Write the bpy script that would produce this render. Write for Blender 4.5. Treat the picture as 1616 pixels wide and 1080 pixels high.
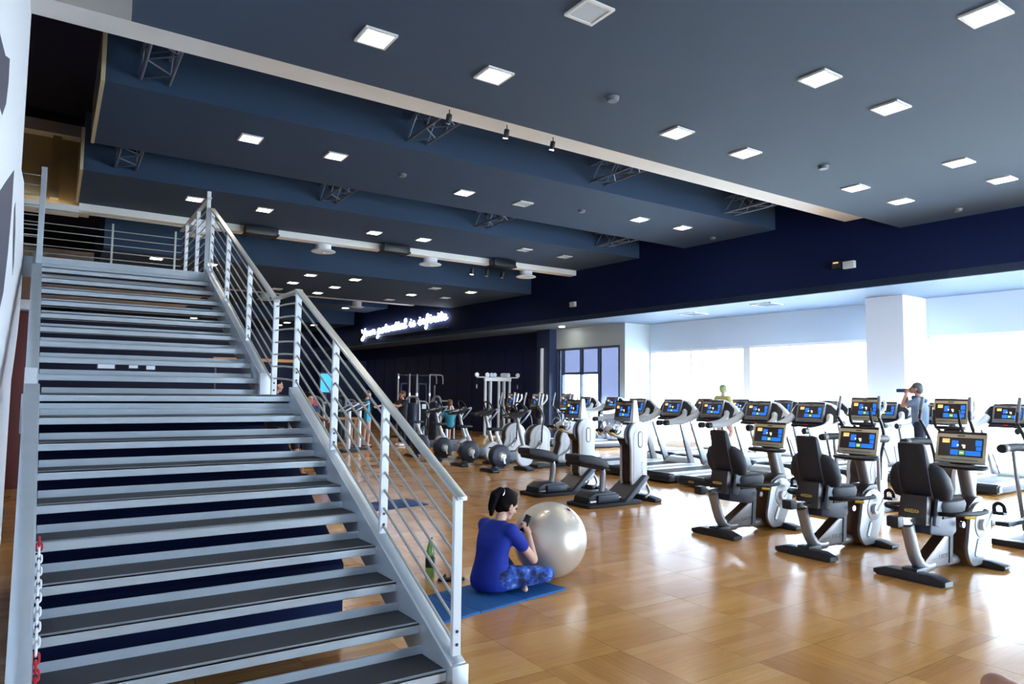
import bpy, bmesh, math, random
from mathutils import Vector, Matrix, Euler
random.seed(7)
for _o in list(bpy.data.objects): bpy.data.objects.remove(_o)
scene = bpy.context.scene
COL = scene.collection

# ------------------------------------------------------------------ camera
CAM_H = 1.665
F_PX, YAW, PITCH, ROLL = 1091.9, math.radians(33.54), math.radians(4.173), math.radians(0.665)
def _cam():
    cy, sy = math.cos(YAW), math.sin(YAW)
    fw = Vector((sy*math.cos(PITCH), cy*math.cos(PITCH), math.sin(PITCH)))
    r = Vector((cy, -sy, 0)); u = r.cross(fw)
    c, s = math.cos(ROLL), math.sin(ROLL)
    r2 = c*r + s*u; u2 = -s*r + c*u
    cd = bpy.data.cameras.new('camera'); co = bpy.data.objects.new('camera', cd); COL.objects.link(co)
    cd.sensor_width = 36; cd.lens = F_PX/1616*36; cd.clip_start = .05; cd.clip_end = 400
    m = Matrix((r2, u2, -fw)).transposed().to_4x4(); m.translation = (0, 0, CAM_H)
    co.matrix_world = m
    scene.camera = co
_cam()

# ------------------------------------------------------------------ world, exposure
scene.view_settings.view_transform = 'Standard'; scene.view_settings.look = 'None'
scene.view_settings.gamma = 1; scene.view_settings.use_curve_mapping = False
scene.view_settings.exposure = 1.65
w = bpy.data.worlds.new('sky'); scene.world = w; w.use_nodes = True
bg = w.node_tree.nodes['Background']
bg.inputs[0].default_value = (.80, .90, 1.0, 1); bg.inputs[1].default_value = 9.0
SLOPE = -.05                                    # the window wall runs a little off the floor grid
def wx(X0, y): return X0 + SLOPE*(y-9.0)
def portal(y0, y1, z0, z1, X0):
    ld = bpy.data.lights.new('window_daylight', 'AREA'); ld.shape = 'RECTANGLE'
    ld.size = z1-z0; ld.size_y = y1-y0; ld.cycles.is_portal = True
    lo = bpy.data.objects.new('window_daylight', ld); COL.objects.link(lo)
    yc = (y0+y1)/2; lo.location = (wx(X0, yc)+.25, yc, (z0+z1)/2)
    lo.rotation_euler = Vector((-1, 0, 0)).to_track_quat('-Z', 'Y').to_euler()
portal(-6, 8, .05, 3.1, 17.0); portal(8, 17.2, .05, 3.1, 17.0)
def portal_back(x0, x1):
    ld = bpy.data.lights.new('rear_fill_daylight', 'AREA'); ld.shape = 'RECTANGLE'; ld.size = x1-x0; ld.size_y = 3.3; ld.cycles.is_portal = True
    lo = bpy.data.objects.new('rear_fill_daylight', ld); COL.objects.link(lo); lo.location = ((x0+x1)/2, -6.3, 1.95)
    lo.rotation_euler = (math.pi/2, 0, 0)
portal_back(7.3, 16.6)  # portal for the rear windows, added to brighten the stair fronts

# ------------------------------------------------------------------ materials
def lin(c): return tuple((v/255/12.92 if v/255 <= .04045 else ((v/255+.055)/1.055)**2.4) for v in c)
MATS = {}
def mat(name, rgb, rough=.5, metal=0., emit=None, es=0., spec=.5, trans=0., coat=0., alpha=1., noise=0., nscale=20., bump=0.):
    m = bpy.data.materials.new(name); m.use_nodes = True
    nt = m.node_tree; b = nt.nodes['Principled BSDF']
    col = lin(rgb)+(1,)
    b.inputs['Base Color'].default_value = col
    b.inputs['Roughness'].default_value = rough; b.inputs['Metallic'].default_value = metal
    b.inputs['Specular IOR Level'].default_value = spec
    b.inputs['Transmission Weight'].default_value = trans; b.inputs['Coat Weight'].default_value = coat
    b.inputs['Alpha'].default_value = alpha
    if emit:
        b.inputs['Emission Color'].default_value = lin(emit)+(1,); b.inputs['Emission Strength'].default_value = es
    if noise or bump:
        tc = nt.nodes.new('ShaderNodeTexCoord'); nz = nt.nodes.new('ShaderNodeTexNoise')
        nz.inputs['Scale'].default_value = nscale; nz.inputs['Detail'].default_value = 4
        nt.links.new(tc.outputs['Object'], nz.inputs['Vector'])
        if noise:
            mx = nt.nodes.new('ShaderNodeMix'); mx.data_type = 'RGBA'
            mx.inputs[6].default_value = tuple(c*(1-noise) for c in col[:3])+(1,)
            mx.inputs[7].default_value = tuple(min(1, c*(1+noise)) for c in col[:3])+(1,)
            nt.links.new(nz.outputs['Fac'], mx.inputs[0]); nt.links.new(mx.outputs[2], b.inputs['Base Color'])
        if bump:
            bp = nt.nodes.new('ShaderNodeBump'); bp.inputs['Strength'].default_value = bump; bp.inputs['Distance'].default_value = .01
            nt.links.new(nz.outputs['Fac'], bp.inputs['Height']); nt.links.new(bp.outputs['Normal'], b.inputs['Normal'])
    MATS[name] = m
    return m
mat('alu', (190, 199, 208), .38, .55, noise=.08, nscale=9)
mat('alu_white', (214, 218, 224), .45, .15)
mat('rail_steel', (196, 198, 194), .35, .5)
mat('cable', (190, 190, 184), .4, .6)
mat('tread_rubber', (44, 46, 54), .7, noise=.15, nscale=30)
mat('ceil_navy', (52, 70, 92), .75, noise=.07, nscale=1.3)
mat('panel_navy', (38, 62, 90), .8, noise=.05, nscale=1.3)
mat('dark_void', (10, 18, 56), .95)
mat('fascia_navy', (6, 24, 66), .75, spec=.2)
mat('beam_white', (236, 236, 234), .7, noise=.04, nscale=4)
mat('cream', (196, 180, 146), .8)
mat('wall_white', (226, 230, 238), .7)
mat('wall_grey', (172, 186, 192), .75)
mat('blind', (196, 214, 232), .8)
mat('soffit', (104, 128, 156), .6)
mat('black_wall', (8, 24, 74), .55, noise=.1, nscale=3)
mat('black_wall_edge', (34, 52, 88), .5)
mat('mural_ink', (70, 72, 92), .6)
mat('frame_dark', (58, 74, 100), .5)
mat('black_plastic', (24, 28, 38), .42)
mat('black_pad', (27, 31, 42), .6, noise=.1, nscale=60)
mat('black_rubber', (18, 21, 29), .7)
mat('navy_plastic', (28, 40, 62), .45)
mat('grey_plastic', (92, 98, 108), .45)
mat('silver', (146, 148, 152), .32, .45)
mat('silver_dull', (132, 130, 132), .4, .45)
mat('shell', (206, 210, 216), .38)
mat('white_gloss', (232, 236, 242), .3)
mat('champagne', (206, 192, 164), .35, .35)
mat('brown_gloss', (92, 66, 50), .22, .35)
mat('brown_dark', (54, 44, 42), .35, .2)
mat('yellow', (228, 190, 70), .4)
mat('chrome', (206, 208, 212), .15, .95)
mat('screen_dark', (26, 24, 28), .25, emit=(40, 32, 30), es=.3)
mat('screen_blue', (20, 90, 190), .4, emit=(24, 100, 205), es=.45)
mat('screen_orange', (226, 160, 80), .4, emit=(230, 170, 100), es=.45)
mat('screen_green', (70, 110, 60), .4, emit=(80, 125, 70), es=.8)
mat('screen_white', (230, 226, 200), .4, emit=(235, 230, 205), es=.5)
mat('red', (190, 24, 40), .4)
mat('chain_white', (232, 232, 236), .4)
mat('lamp_on', (255, 252, 245), .5, emit=(255, 246, 232), es=26.)
mat('fill', (255, 230, 180), .5, emit=(255, 224, 176), es=.7)  # glow of the unseen strip added to light the upper wall
mat('lamp_off', (186, 196, 206), .35)
mat('lamp_frame', (214, 214, 212), .5)
mat('neon', (255, 255, 255), .5, emit=(232, 238, 255), es=3.2)
mat('diffuser_white', (216, 222, 230), .5)
mat('emergency', (205, 212, 214), .5)
mat('skin', (216, 172, 150), .55)
mat('skin_tan', (176, 126, 104), .55)
mat('hair', (18, 14, 16), .75, spec=.12, noise=.4, nscale=45)
mat('hair_brown', (86, 56, 40), .6)
mat('hair_grey', (78, 80, 86), .6)
mat('hair_flare', (150, 170, 120), .7)  # greenish lens flare over the head, put into the hair colour
mat('shirt_blue', (8, 40, 148), .8, noise=.12, nscale=14)
mat('shirt_grey', (104, 124, 150), .8)
mat('shirt_teal', (30, 120, 140), .8)
mat('shirt_navy', (20, 60, 110), .8)
mat('shirt_black', (16, 18, 28), .8)
mat('towel_cyan', (60, 178, 216), .85)
mat('towel_navy', (20, 64, 104), .85)
mat('shorts_dark', (18, 24, 48), .8)
mat('yellow_top', (196, 186, 120), .8)
mat('phone', (14, 14, 20), .2)
mat('mat_blue', (16, 92, 158), .75, noise=.1, nscale=50)
mat('mat_dark', (28, 66, 122), .8)
mat('ball_black', (24, 26, 34), .5)
mat('bottle_cap', (16, 20, 18), .4)
mat('bottle_label', (40, 84, 70), .5, noise=.5, nscale=40)
mat('wood', (176, 124, 72), .5, noise=.15, nscale=8)
mat('maroon', (92, 34, 30), .6)
mat('truss', (104, 116, 138), .4, .4)
mat('poster_blue', (40, 130, 220), .5, emit=(40, 140, 235), es=.6)
mat('grass', (150, 170, 120), .9, noise=.3, nscale=2)
mat('terrace', (206, 206, 200), .8)
mat('daylight_pane', (255, 255, 255), .5, emit=(225, 238, 255), es=3.)
mat('daylight_dim', (220, 230, 245), .5, emit=(190, 212, 240), es=.22)
mat('pulley', (150, 152, 156), .35, .5)
mat('weight', (38, 42, 52), .5)
mat('nail', (238, 206, 196), .35)

# tie-dye leggings
def _tiedye():
    m = mat('leggings', (60, 90, 170), .75); nt = m.node_tree; b = nt.nodes['Principled BSDF']
    tc = nt.nodes.new('ShaderNodeTexCoord'); nz = nt.nodes.new('ShaderNodeTexNoise'); cr = nt.nodes.new('ShaderNodeValToRGB')
    nz.inputs['Scale'].default_value = 12; nz.inputs['Detail'].default_value = 5; nz.inputs['Roughness'].default_value = .65
    e = cr.color_ramp.elements
    e[0].position = .40; e[0].color = lin((6, 16, 52))+(1,); e[1].position = .66; e[1].color = lin((150, 172, 226))+(1,)
    n = e.new(.47); n.color = lin((20, 58, 140))+(1,); n = e.new(.58); n.color = lin((60, 104, 196))+(1,)
    nt.links.new(tc.outputs['Object'], nz.inputs['Vector']); nt.links.new(nz.outputs['Fac'], cr.inputs[0]); nt.links.new(cr.outputs[0], b.inputs['Base Color'])
_tiedye()

# ball: pearly silver with fine rings
def _ball():
    m = mat('ball_pearl', (208, 198, 186), .33, .35, coat=.4); nt = m.node_tree; b = nt.nodes['Principled BSDF']
    tc = nt.nodes.new('ShaderNodeTexCoord'); wv = nt.nodes.new('ShaderNodeTexWave'); wv.bands_direction = 'Z'
    wv.inputs['Scale'].default_value = 28; bp = nt.nodes.new('ShaderNodeBump'); bp.inputs['Strength'].default_value = .12; bp.inputs['Distance'].default_value = .004
    nt.links.new(tc.outputs['Object'], wv.inputs['Vector']); nt.links.new(wv.outputs['Fac'], bp.inputs['Height']); nt.links.new(bp.outputs['Normal'], b.inputs['Normal'])
_ball()

# parquet tile: strips of varied oak tone, one in six tiles turned; works in world space
TILE, TX0, TY0 = .6, 2.562, 2.253
def _parquet():
    m = bpy.data.materials.new('parquet'); m.use_nodes = True; MATS['parquet'] = m
    nt = m.node_tree; N = nt.nodes; b = N['Principled BSDF']; lk = nt.links.new
    def math_(op, a, c=None):
        n = N.new('ShaderNodeMath'); n.operation = op
        for i, v in enumerate((a, c)):
            if v is None: continue
            if isinstance(v, (int, float)): n.inputs[i].default_value = v
            else: lk(v, n.inputs[i])
        return n.outputs[0]
    g = N.new('ShaderNodeNewGeometry'); sp = N.new('ShaderNodeSeparateXYZ'); lk(g.outputs['Position'], sp.inputs[0])
    u = math_('DIVIDE', math_('SUBTRACT', sp.outputs[0], TX0), TILE); v = math_('DIVIDE', math_('SUBTRACT', sp.outputs[1], TY0), TILE)
    iu, iv = math_('FLOOR', u), math_('FLOOR', v); fu, fv = math_('SUBTRACT', u, iu), math_('SUBTRACT', v, iv)
    cb = N.new('ShaderNodeCombineXYZ'); lk(iu, cb.inputs[0]); lk(iv, cb.inputs[1])
    wn = N.new('ShaderNodeTexWhiteNoise'); wn.noise_dimensions = '2D'; lk(cb.outputs[0], wn.inputs['Vector'])
    turned = math_('LESS_THAN', wn.outputs['Value'], .16)
    def pick(a, c):   # turned ? c : a
        n = N.new('ShaderNodeMix'); n.data_type = 'FLOAT'; lk(turned, n.inputs[0]); lk(a, n.inputs[2]); lk(c, n.inputs[3]); return n.outputs[0]
    along, across = pick(fu, fv), pick(fv, fu)
    strip = math_('FLOOR', math_('MULTIPLY', across, 6))
    cs = N.new('ShaderNodeCombineXYZ'); lk(math_('ADD', iu, math_('MULTIPLY', strip, .137)), cs.inputs[0]); lk(math_('ADD', iv, math_('MULTIPLY', strip, .311)), cs.inputs[1])
    half = math_('GREATER_THAN', along, math_('ADD', .3, math_('MULTIPLY', .4, wn.outputs['Value']))); lk(math_('MULTIPLY', half, 0.), cs.inputs[2])
    ws = N.new('ShaderNodeTexWhiteNoise'); ws.noise_dimensions = '3D'; lk(cs.outputs[0], ws.inputs['Vector'])
    # grain
    cg = N.new('ShaderNodeCombineXYZ'); lk(math_('MULTIPLY', along, 1.2), cg.inputs[0]); lk(math_('MULTIPLY', across, 22), cg.inputs[1]); lk(math_('MULTIPLY', ws.outputs['Value'], 50), cg.inputs[2])
    nz = N.new('ShaderNodeTexNoise'); nz.inputs['Scale'].default_value = 2.2; nz.inputs['Detail'].default_value = 5; lk(cg.outputs[0], nz.inputs['Vector'])
    f = math_('ADD', math_('MULTIPLY', ws.outputs['Value'], .26), math_('ADD', math_('MULTIPLY', nz.outputs['Fac'], .5), math_('MULTIPLY', wn.outputs['Value'], .26)))
    cr = N.new('ShaderNodeValToRGB'); e = cr.color_ramp.elements
    e[0].position = .15; e[0].color = lin((170, 114, 54))+(1,); e[1].position = .9; e[1].color = lin((230, 180, 108))+(1,)
    n = e.new(.5); n.color = lin((206, 149, 80))+(1,)
    lk(f, cr.inputs[0]); lk(cr.outputs[0], b.inputs['Base Color'])
    n2 = N.new('ShaderNodeTexNoise'); n2.inputs['Scale'].default_value = .9; n2.inputs['Detail'].default_value = 3; lk(g.outputs['Position'], n2.inputs['Vector'])
    mr = N.new('ShaderNodeMapRange'); mr.inputs[3].default_value = .14; mr.inputs[4].default_value = .24; lk(n2.outputs['Fac'], mr.inputs[0]); lk(mr.outputs[0], b.inputs['Roughness'])
    b.inputs['Specular IOR Level'].default_value = .78
_parquet()
mat('floor_joint', (62, 40, 22), .9, spec=0.)

# clear thin panes / bottle
def _glass(name, tint, refl=.06, rough=.02):
    m = bpy.data.materials.new(name); m.use_nodes = True; MATS[name] = m
    nt = m.node_tree; nt.nodes.clear(); o = nt.nodes.new('ShaderNodeOutputMaterial')
    t = nt.nodes.new('ShaderNodeBsdfTransparent'); t.inputs[0].default_value = lin(tint)+(1,)
    gl = nt.nodes.new('ShaderNodeBsdfGlossy'); gl.inputs['Roughness'].default_value = rough
    mx = nt.nodes.new('ShaderNodeMixShader'); mx.inputs[0].default_value = refl
    nt.links.new(t.outputs[0], mx.inputs[1]); nt.links.new(gl.outputs[0], mx.inputs[2]); nt.links.new(mx.outputs[0], o.inputs[0])
_glass('pane_glass', (244, 250, 255)); _glass('bottle_green', (176, 214, 150), .14, .08); _glass('frosted', (104, 108, 122), .15, .4)

# ------------------------------------------------------------------ mesh helpers
def catmull(pts, n=5, closed=False):
    P = [Vector(p) for p in pts]
    if len(P) < 3: return P
    out = []; L = len(P)
    for i in range(L if closed else L-1):
        a = P[(i-1) % L] if (closed or i > 0) else P[0]*2-P[1]
        b, c = P[i], P[(i+1) % L]
        d = P[(i+2) % L] if (closed or i+2 < L) else P[-1]*2-P[-2]
        for k in range(n):
            t = k/n
            out.append(.5*((2*b)+(c-a)*t+(2*a-5*b+4*c-d)*t*t+(3*b-a-3*c+d)*t**3))
    if not closed: out.append(P[-1])
    return out
class MB:
    def __init__(s): s.v = []; s.f = []; s.m = []; s.k = 0
    def mi(s, k): s.k = k; return s
    def add(s, vs, fs):
        o = len(s.v); s.v += [tuple(v) for v in vs]; s.f += [tuple(i+o for i in f) for f in fs]; s.m += [s.k]*len(fs); return s
    def hexa(s, p):   # 4 bottom ccw, 4 top ccw
        return s.add(p, [(3, 2, 1, 0), (4, 5, 6, 7), (0, 1, 5, 4), (1, 2, 6, 5), (2, 3, 7, 6), (3, 0, 4, 7)])
    def box(s, c, d, R=None):
        x, y, z = (q/2 for q in d)
        p = [Vector(q) for q in ((-x, -y, -z), (x, -y, -z), (x, y, -z), (-x, y, -z), (-x, -y, z), (x, -y, z), (x, y, z), (-x, y, z))]
        if R is not None:
            M = Euler(R).to_matrix(); p = [M @ q for q in p]
        return s.hexa([q+Vector(c) for q in p])
    def span(s, a, b): return s.box([(p+q)/2 for p, q in zip(a, b)], [abs(q-p) for p, q in zip(a, b)])
    def prism(s, poly, y0, y1, ax='y', t=None):
        def P(a, b, h): return {'y': (a, h, b), 'x': (h, a, b), 'z': (a, b, h)}[ax]
        n = len(poly); q = t or poly
        vs = [P(a, b, y0) for a, b in poly]+[P(a, b, y1) for a, b in q]
        ar = sum(poly[i][0]*poly[(i+1) % n][1]-poly[(i+1) % n][0]*poly[i][1] for i in range(n))
        flip = (ar > 0) == (ax in ('y',)) if True else False
        lo, hi = list(range(n)), list(range(n, 2*n))
        fs = [tuple(lo) if flip else tuple(lo[::-1]), tuple(hi[::-1]) if flip else tuple(hi)]
        if y1 < y0: pass
        for i in range(n):
            j = (i+1) % n; fs.append((i, n+i, n+j, j) if flip else (i, j, n+j, n+i))
        return s.add(vs, fs)
    def ring_loft(s, rings, cap=True, closed=False):
        n = len(rings[0]); vs = [v for r in rings for v in r]; fs = []
        L = len(rings)
        for i in range(L if closed else L-1):
            a, b = i*n, ((i+1) % L)*n
            for k in range(n):
                j = (k+1) % n; fs.append((a+k, a+j, b+j, b+k))
        if cap and not closed: fs += [tuple(range(n))[::-1], tuple(range((L-1)*n, L*n))]
        return s.add(vs, fs)
    def tube(s, pts, r, n=8, smooth=0, sy=1., closed=False, up=None):
        P = catmull(pts, smooth, closed) if smooth else [Vector(p) for p in pts]
        L = len(P); rs = r if isinstance(r, (list, tuple)) else None
        rings = []; u = None
        for i, p in enumerate(P):
            if closed: t = P[(i+1) % L]-P[i-1]
            else: t = P[min(i+1, L-1)]-P[max(i-1, 0)]
            t.normalize()
            if u is None:
                u = Vector(up) if up else (Vector((0, 0, 1)) if abs(t.z) < .9 else Vector((1, 0, 0)))
            u = (u-t*u.dot(t)).normalized(); v = t.cross(u)
            rr = r if rs is None else rs[0]+(rs[-1]-rs[0])*i/(L-1) if len(rs) == 2 else rs[min(int(i/(L-1)*(len(rs)-1)+.5), len(rs)-1)]
            rings.append([p+u*math.cos(2*math.pi*k/n)*rr+v*math.sin(2*math.pi*k/n)*rr*sy for k in range(n)])
        return s.ring_loft(rings, True, closed)
    def cyl(s, a, b, r, n=16, r2=None): return s.tube([a, b], r if r2 is None else [r, r2], n)
    def ell(s, c, r, nu=16, nv=10, R=None):
        if not isinstance(r, (list, tuple)): r = (r, r, r)
        M = Euler(R).to_matrix() if R else None; rings = []
        vs = []; fs = []
        for i in range(1, nv):
            th = math.pi*i/nv
            for k in range(nu):
                ph = 2*math.pi*k/nu
                q = Vector((r[0]*math.sin(th)*math.cos(ph), r[1]*math.sin(th)*math.sin(ph), r[2]*math.cos(th)))
                vs.append((M @ q if M else q)+Vector(c))
        top, bot = Vector((0, 0, r[2])), Vector((0, 0, -r[2]))
        if M: top, bot = M @ top, M @ bot
        vs += [top+Vector(c), bot+Vector(c)]; T, B = len(vs)-2, len(vs)-1
        for i in range(nv-2):
            for k in range(nu):
                j = (k+1) % nu; a = i*nu; b = a+nu; fs.append((a+k, b+k, b+j, a+j))
        for k in range(nu):
            j = (k+1) % nu; fs.append((T, k, j)); fs.append((B, (nv-2)*nu+j, (nv-2)*nu+k))
        return s.add(vs, fs)
    def lathe(s, prof, c=(0, 0, 0), ax='z', n=20):
        rings = []
        for r, h in prof:
            ring = []
            for k in range(n):
                a = 2*math.pi*k/n; x, y = r*math.cos(a), r*math.sin(a)
                q = {'z': (x, y, h), 'y': (y, h, x), 'x': (h, x, y)}[ax]
                ring.append(Vector(q)+Vector(c))
            rings.append(ring)
        return s.ring_loft(rings)
    def quad(s, a, b, c, d): return s.add([a, b, c, d], [(0, 1, 2, 3)])
    def mesh(s, name, mats, bevel=0, seg=2, angle=35):
        me = bpy.data.meshes.new(name); me.from_pydata(s.v, [], s.f)
        ml = mats if isinstance(mats, (list, tuple)) else [mats]
        for m in ml: me.materials.append(MATS[m])
        if len(ml) > 1: me.polygons.foreach_set('material_index', s.m)
        bm = bmesh.new(); bm.from_mesh(me)
        if bevel:
            bm.normal_update()
            es = [e for e in bm.edges if len(e.link_faces) == 2 and e.calc_face_angle(0) > .6]
            bmesh.ops.bevel(bm, geom=es, offset=bevel, segments=seg, affect='EDGES', profile=.6, clamp_overlap=True)
        bmesh.ops.recalc_face_normals(bm, faces=bm.faces)
        bm.to_mesh(me); bm.free()
        me.polygons.foreach_set('use_smooth', [True]*len(me.polygons))
        me.set_sharp_from_angle(angle=math.radians(angle))
        return me
    def build(s, name, mats, parent=None, bevel=0, seg=2, loc=None, label=None, angle=35):
        o = bpy.data.objects.new(name, s.mesh(name, mats, bevel, seg, angle)); COL.objects.link(o)
        if parent is not None: o.parent = parent
        if loc is not None: o.location = loc
        if label: o['label'] = label
        return o
def thing(name, label, cat, loc=(0, 0, 0), rz=0, group=None):
    o = bpy.data.objects.new(name, None); COL.objects.link(o); o.empty_display_size = .2
    o.location = loc; o.rotation_euler = (0, 0, rz); tag(o, label, cat, group); return o
def tag(o, label=None, cat=None, group=None, kind=None):
    if label: o['label'] = label
    if cat: o['category'] = cat
    if group: o['group'] = group
    if kind: o['kind'] = kind
    return o
def struct(o, label=None):
    o['kind'] = 'structure'
    if label: o['label'] = label
    return o
def dup(root, loc, rz=0, label=None, group=None):
    r = root.copy(); COL.objects.link(r); r.location = loc; r.rotation_euler = (0, 0, rz)
    if label: r['label'] = label
    if group: r['group'] = group
    for ch in list(root.children):
        c = ch.copy(); COL.objects.link(c); c.parent = r
        for g in list(ch.children):
            d = g.copy(); COL.objects.link(d); d.parent = c
    return r
def place_all(build, spots, group):
    """spots: (x, y, rz, label); the first builds the thing, the others copy it with its parts"""
    first = None
    for x, y, rz, label in spots:
        if first is None:
            first = build(label, group); first.location = (x, y, 0); first.rotation_euler = (0, 0, rz)
        else: dup(first, (x, y, 0), rz, label, group)
    return first
def lettering(name, text, size, m, parent, mw, extrude=.0008):
    cu = bpy.data.curves.new(name, 'FONT'); cu.body = text; cu.size = size; cu.extrude = extrude; cu.align_x = 'CENTER'; cu.align_y = 'CENTER'; cu.space_character = 1.2
    t = bpy.data.objects.new(name, cu); COL.objects.link(t)
    bpy.context.view_layer.update()
    me = bpy.data.meshes.new_from_object(t.evaluated_get(bpy.context.evaluated_depsgraph_get()))
    bpy.data.objects.remove(t); me.materials.clear(); me.materials.append(MATS[m]); me.transform(mw)
    o = bpy.data.objects.new(name, me); COL.objects.link(o); o.parent = parent; return o
def circ(cx, cz, r, a0, a1, n): return [(cx+r*math.cos(math.radians(a0+(a1-a0)*i/n)), cz+r*math.sin(math.radians(a0+(a1-a0)*i/n))) for i in range(n+1)]
def capsule_poly(c0, c1, r, n=8):
    d = Vector(c1)-Vector(c0); a = math.degrees(math.atan2(d.y, d.x))
    return circ(c0[0], c0[1], r, a+90, a+270, n)+circ(c1[0], c1[1], r, a-90, a+90, n)
def rrect(w, h, r, n=3):
    p = []
    for sx, sy, a in ((1, 1, 0), (-1, 1, 90), (-1, -1, 180), (1, -1, 270)):
        p += circ(sx*(w/2-r), sy*(h/2-r), r, a, a+90, n)
    return p
# ================================================================== THE SETTING
def wallbox(X0, X1, y0, y1, z0, z1, mb=None):
    mb = mb or MB()
    return mb.hexa([(wx(X0, y0), y0, z0), (wx(X1, y0), y0, z0), (wx(X1, y1), y1, z0), (wx(X0, y1), y1, z0),
                    (wx(X0, y0), y0, z1), (wx(X1, y0), y0, z1), (wx(X1, y1), y1, z1), (wx(X0, y1), y1, z1)])
YB, YF, XL, ZT = -6.0, 41.0, -7.0, 7.5
# ---- floor: wood tiles laid on a dark bed
floor = struct(MB().span((XL, YB, -.2), (17.6, YF, -.0008)).build('floor', 'floor_joint'), 'glossy oak parquet floor of large square tiles')
def _tiles():
    mb = MB(); h = .2988
    mb.hexa([(-h, -h, -.0008), (h, -h, -.0008), (h, h, -.0008), (-h, h, -.0008), (-h, -h, 0), (h, -h, 0), (h, h, 0), (-h, h, 0)])
    mb.m = [1, 0, 1, 1, 1, 1]; me = mb.mesh('floor_tile', ['parquet', 'floor_joint'])
    fw = Vector((math.sin(YAW), math.cos(YAW))); rt = Vector((math.cos(YAW), -math.sin(YAW)))
    near, rest = [], []
    i0, i1 = int((XL-TX0)/TILE)-1, int((17.2-TX0)/TILE)+1
    for i in range(i0, i1):
        for j in range(int((YB-TY0)/TILE), int((YF-TY0)/TILE)):
            cx, cy = TX0+(i+.5)*TILE, TY0+(j+.5)*TILE
            if cx-h < XL or cx+h > 17.4: continue
            c = Vector((cx, cy)); d, s = c.dot(fw), c.dot(rt)
            vis = d > 2.2 and -.80 < s/d < .80 and cx > 1.4 or (d > 3 and -.7 < s/d and .2 < cx <= 1.4 and cy < 8)
            (near if vis else rest).append((d, cx, cy))
    near.sort(); rest += near[300:]
    for d, cx, cy in near[:300]:
        o = bpy.data.objects.new('floor_tile', me); COL.objects.link(o); o.parent = floor; o.location = (cx, cy, 0)
    mb = MB(); h = .3
    for d, cx, cy in rest:
        mb.quad(*[(cx+a*h, cy+b*h, 0) for a, b in ((-1, -1), (1, -1), (1, 1), (-1, 1))])
    tag(mb.build('floor_tile_field', 'parquet', floor), kind='stuff')
_tiles()

# ---- outer walls and the dark void above
struct(MB().span((XL, YB, ZT), (17.8, YF, ZT+.2)).build('ceiling', 'dark_void'), 'black roof void above the hanging ceiling panels')
mb = MB().span((XL, YB-.2, 3.6), (18, YB, ZT)).span((XL, YB-.2, -.2), (18, YB, .3))
for a, b in ((XL, 7.3), (11.6, 12.3), (16.6, 18)): mb.span((a, YB-.2, .3), (b, YB, 3.6))
wb = struct(mb.build('wall_back', 'wall_grey'), 'wall behind the viewpoint, its two windows added to light the stairs')
for a in (7.3, 12.3): MB().span((a, YB-.12, .3), (a+4.3, YB-.11, 3.6)).build('pane', 'pane_glass', wb)  # unseen rear windows, added for light on the stairs
struct(MB().span((XL-.2, YB, -.2), (XL, YF, ZT)).build('wall_side', 'black_wall'))
end = struct(MB().span((XL, YF, -.2), (18, YF+.2, ZT)).build('wall_end', 'black_wall'))
for i, (x0, x1, z0, z1) in enumerate(((15.0, 15.25, 1.5, 2.75), (15.4, 16.0, 1.55, 2.75), (1.9, 2.65, 2.65, 2.9), (3.3, 3.7, 2.7, 2.85), (4.1, 4.5, 2.65, 2.85))):
    wd = struct(MB().span((x0-.06, YF-.05, z0-.06), (x1+.06, YF, z1+.06)).build('window_%d' % (11+i), 'frame_dark'), 'small bright window in the far dark wall')
    MB().span((x0, YF-.07, z0), (x1, YF-.05, z1)).build('pane', 'daylight_pane' if i < 2 else 'daylight_dim', wd)
# mural wall beside the stair
wl = struct(MB().span((-.55, YB, 0), (-.37, 8.6, ZT)).build('wall_left', 'wall_white'), 'white painted wall with dark mural strokes beside the stair')
def ink(poly, x=-.37):
    mb = MB(); mb.prism(poly, x, x+.002, 'x'); mb.build('mural_stroke', 'mural_ink', wl)
ink([(4.6, 3.73), (5.63, 3.88), (6.03, 4.02), (6.06, 3.86), (5.96, 3.66), (5.69, 3.49), (4.6, 3.38)])
ink([(7.38, 3.56), (7.39, 3.21), (7.26, 2.8), (7.01, 2.44), (6.4, 2.1), (5.6, 2.9), (6.53, 3.25)])
ink([(7.9, 3.39), (8.2, 3.17), (8.3, 2.87), (8.2, 2.74), (7.89, 3.02), (7.76, 3.3)])
mb = MB()    # the end of the mural sheet, standing a little proud and curling
ring = []
for i in range(9):
    z = 1.75+i*.27; b = math.sin(math.pi*i/8)
    ring.append([(-.375, 8.55, z), (-.40, 8.55, z), (-.385, 9.2+1.1*b, z), (-.365, 9.2+1.1*b, z)])
mb.ring_loft(ring); mb.build('mural_sheet', 'wall_white', wl)
mb = MB().span((-.43, 8.6, 0), (-.37, 9.3, 1.8)); mb.build('mural_end_board', 'wall_white', wl)

# ---- fascia and soffit over the windows
fascia = struct(wallbox(14.38, 14.8, YB, YF, 4.0, ZT).build('wall_fascia', 'fascia_navy'), 'deep navy fascia wall above the windows')
struct(wallbox(14.38, 17.4, YB, YF, 3.985, 4.15).build('ceiling_soffit', 'soffit'), 'pale soffit ceiling over the treadmills')
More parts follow.
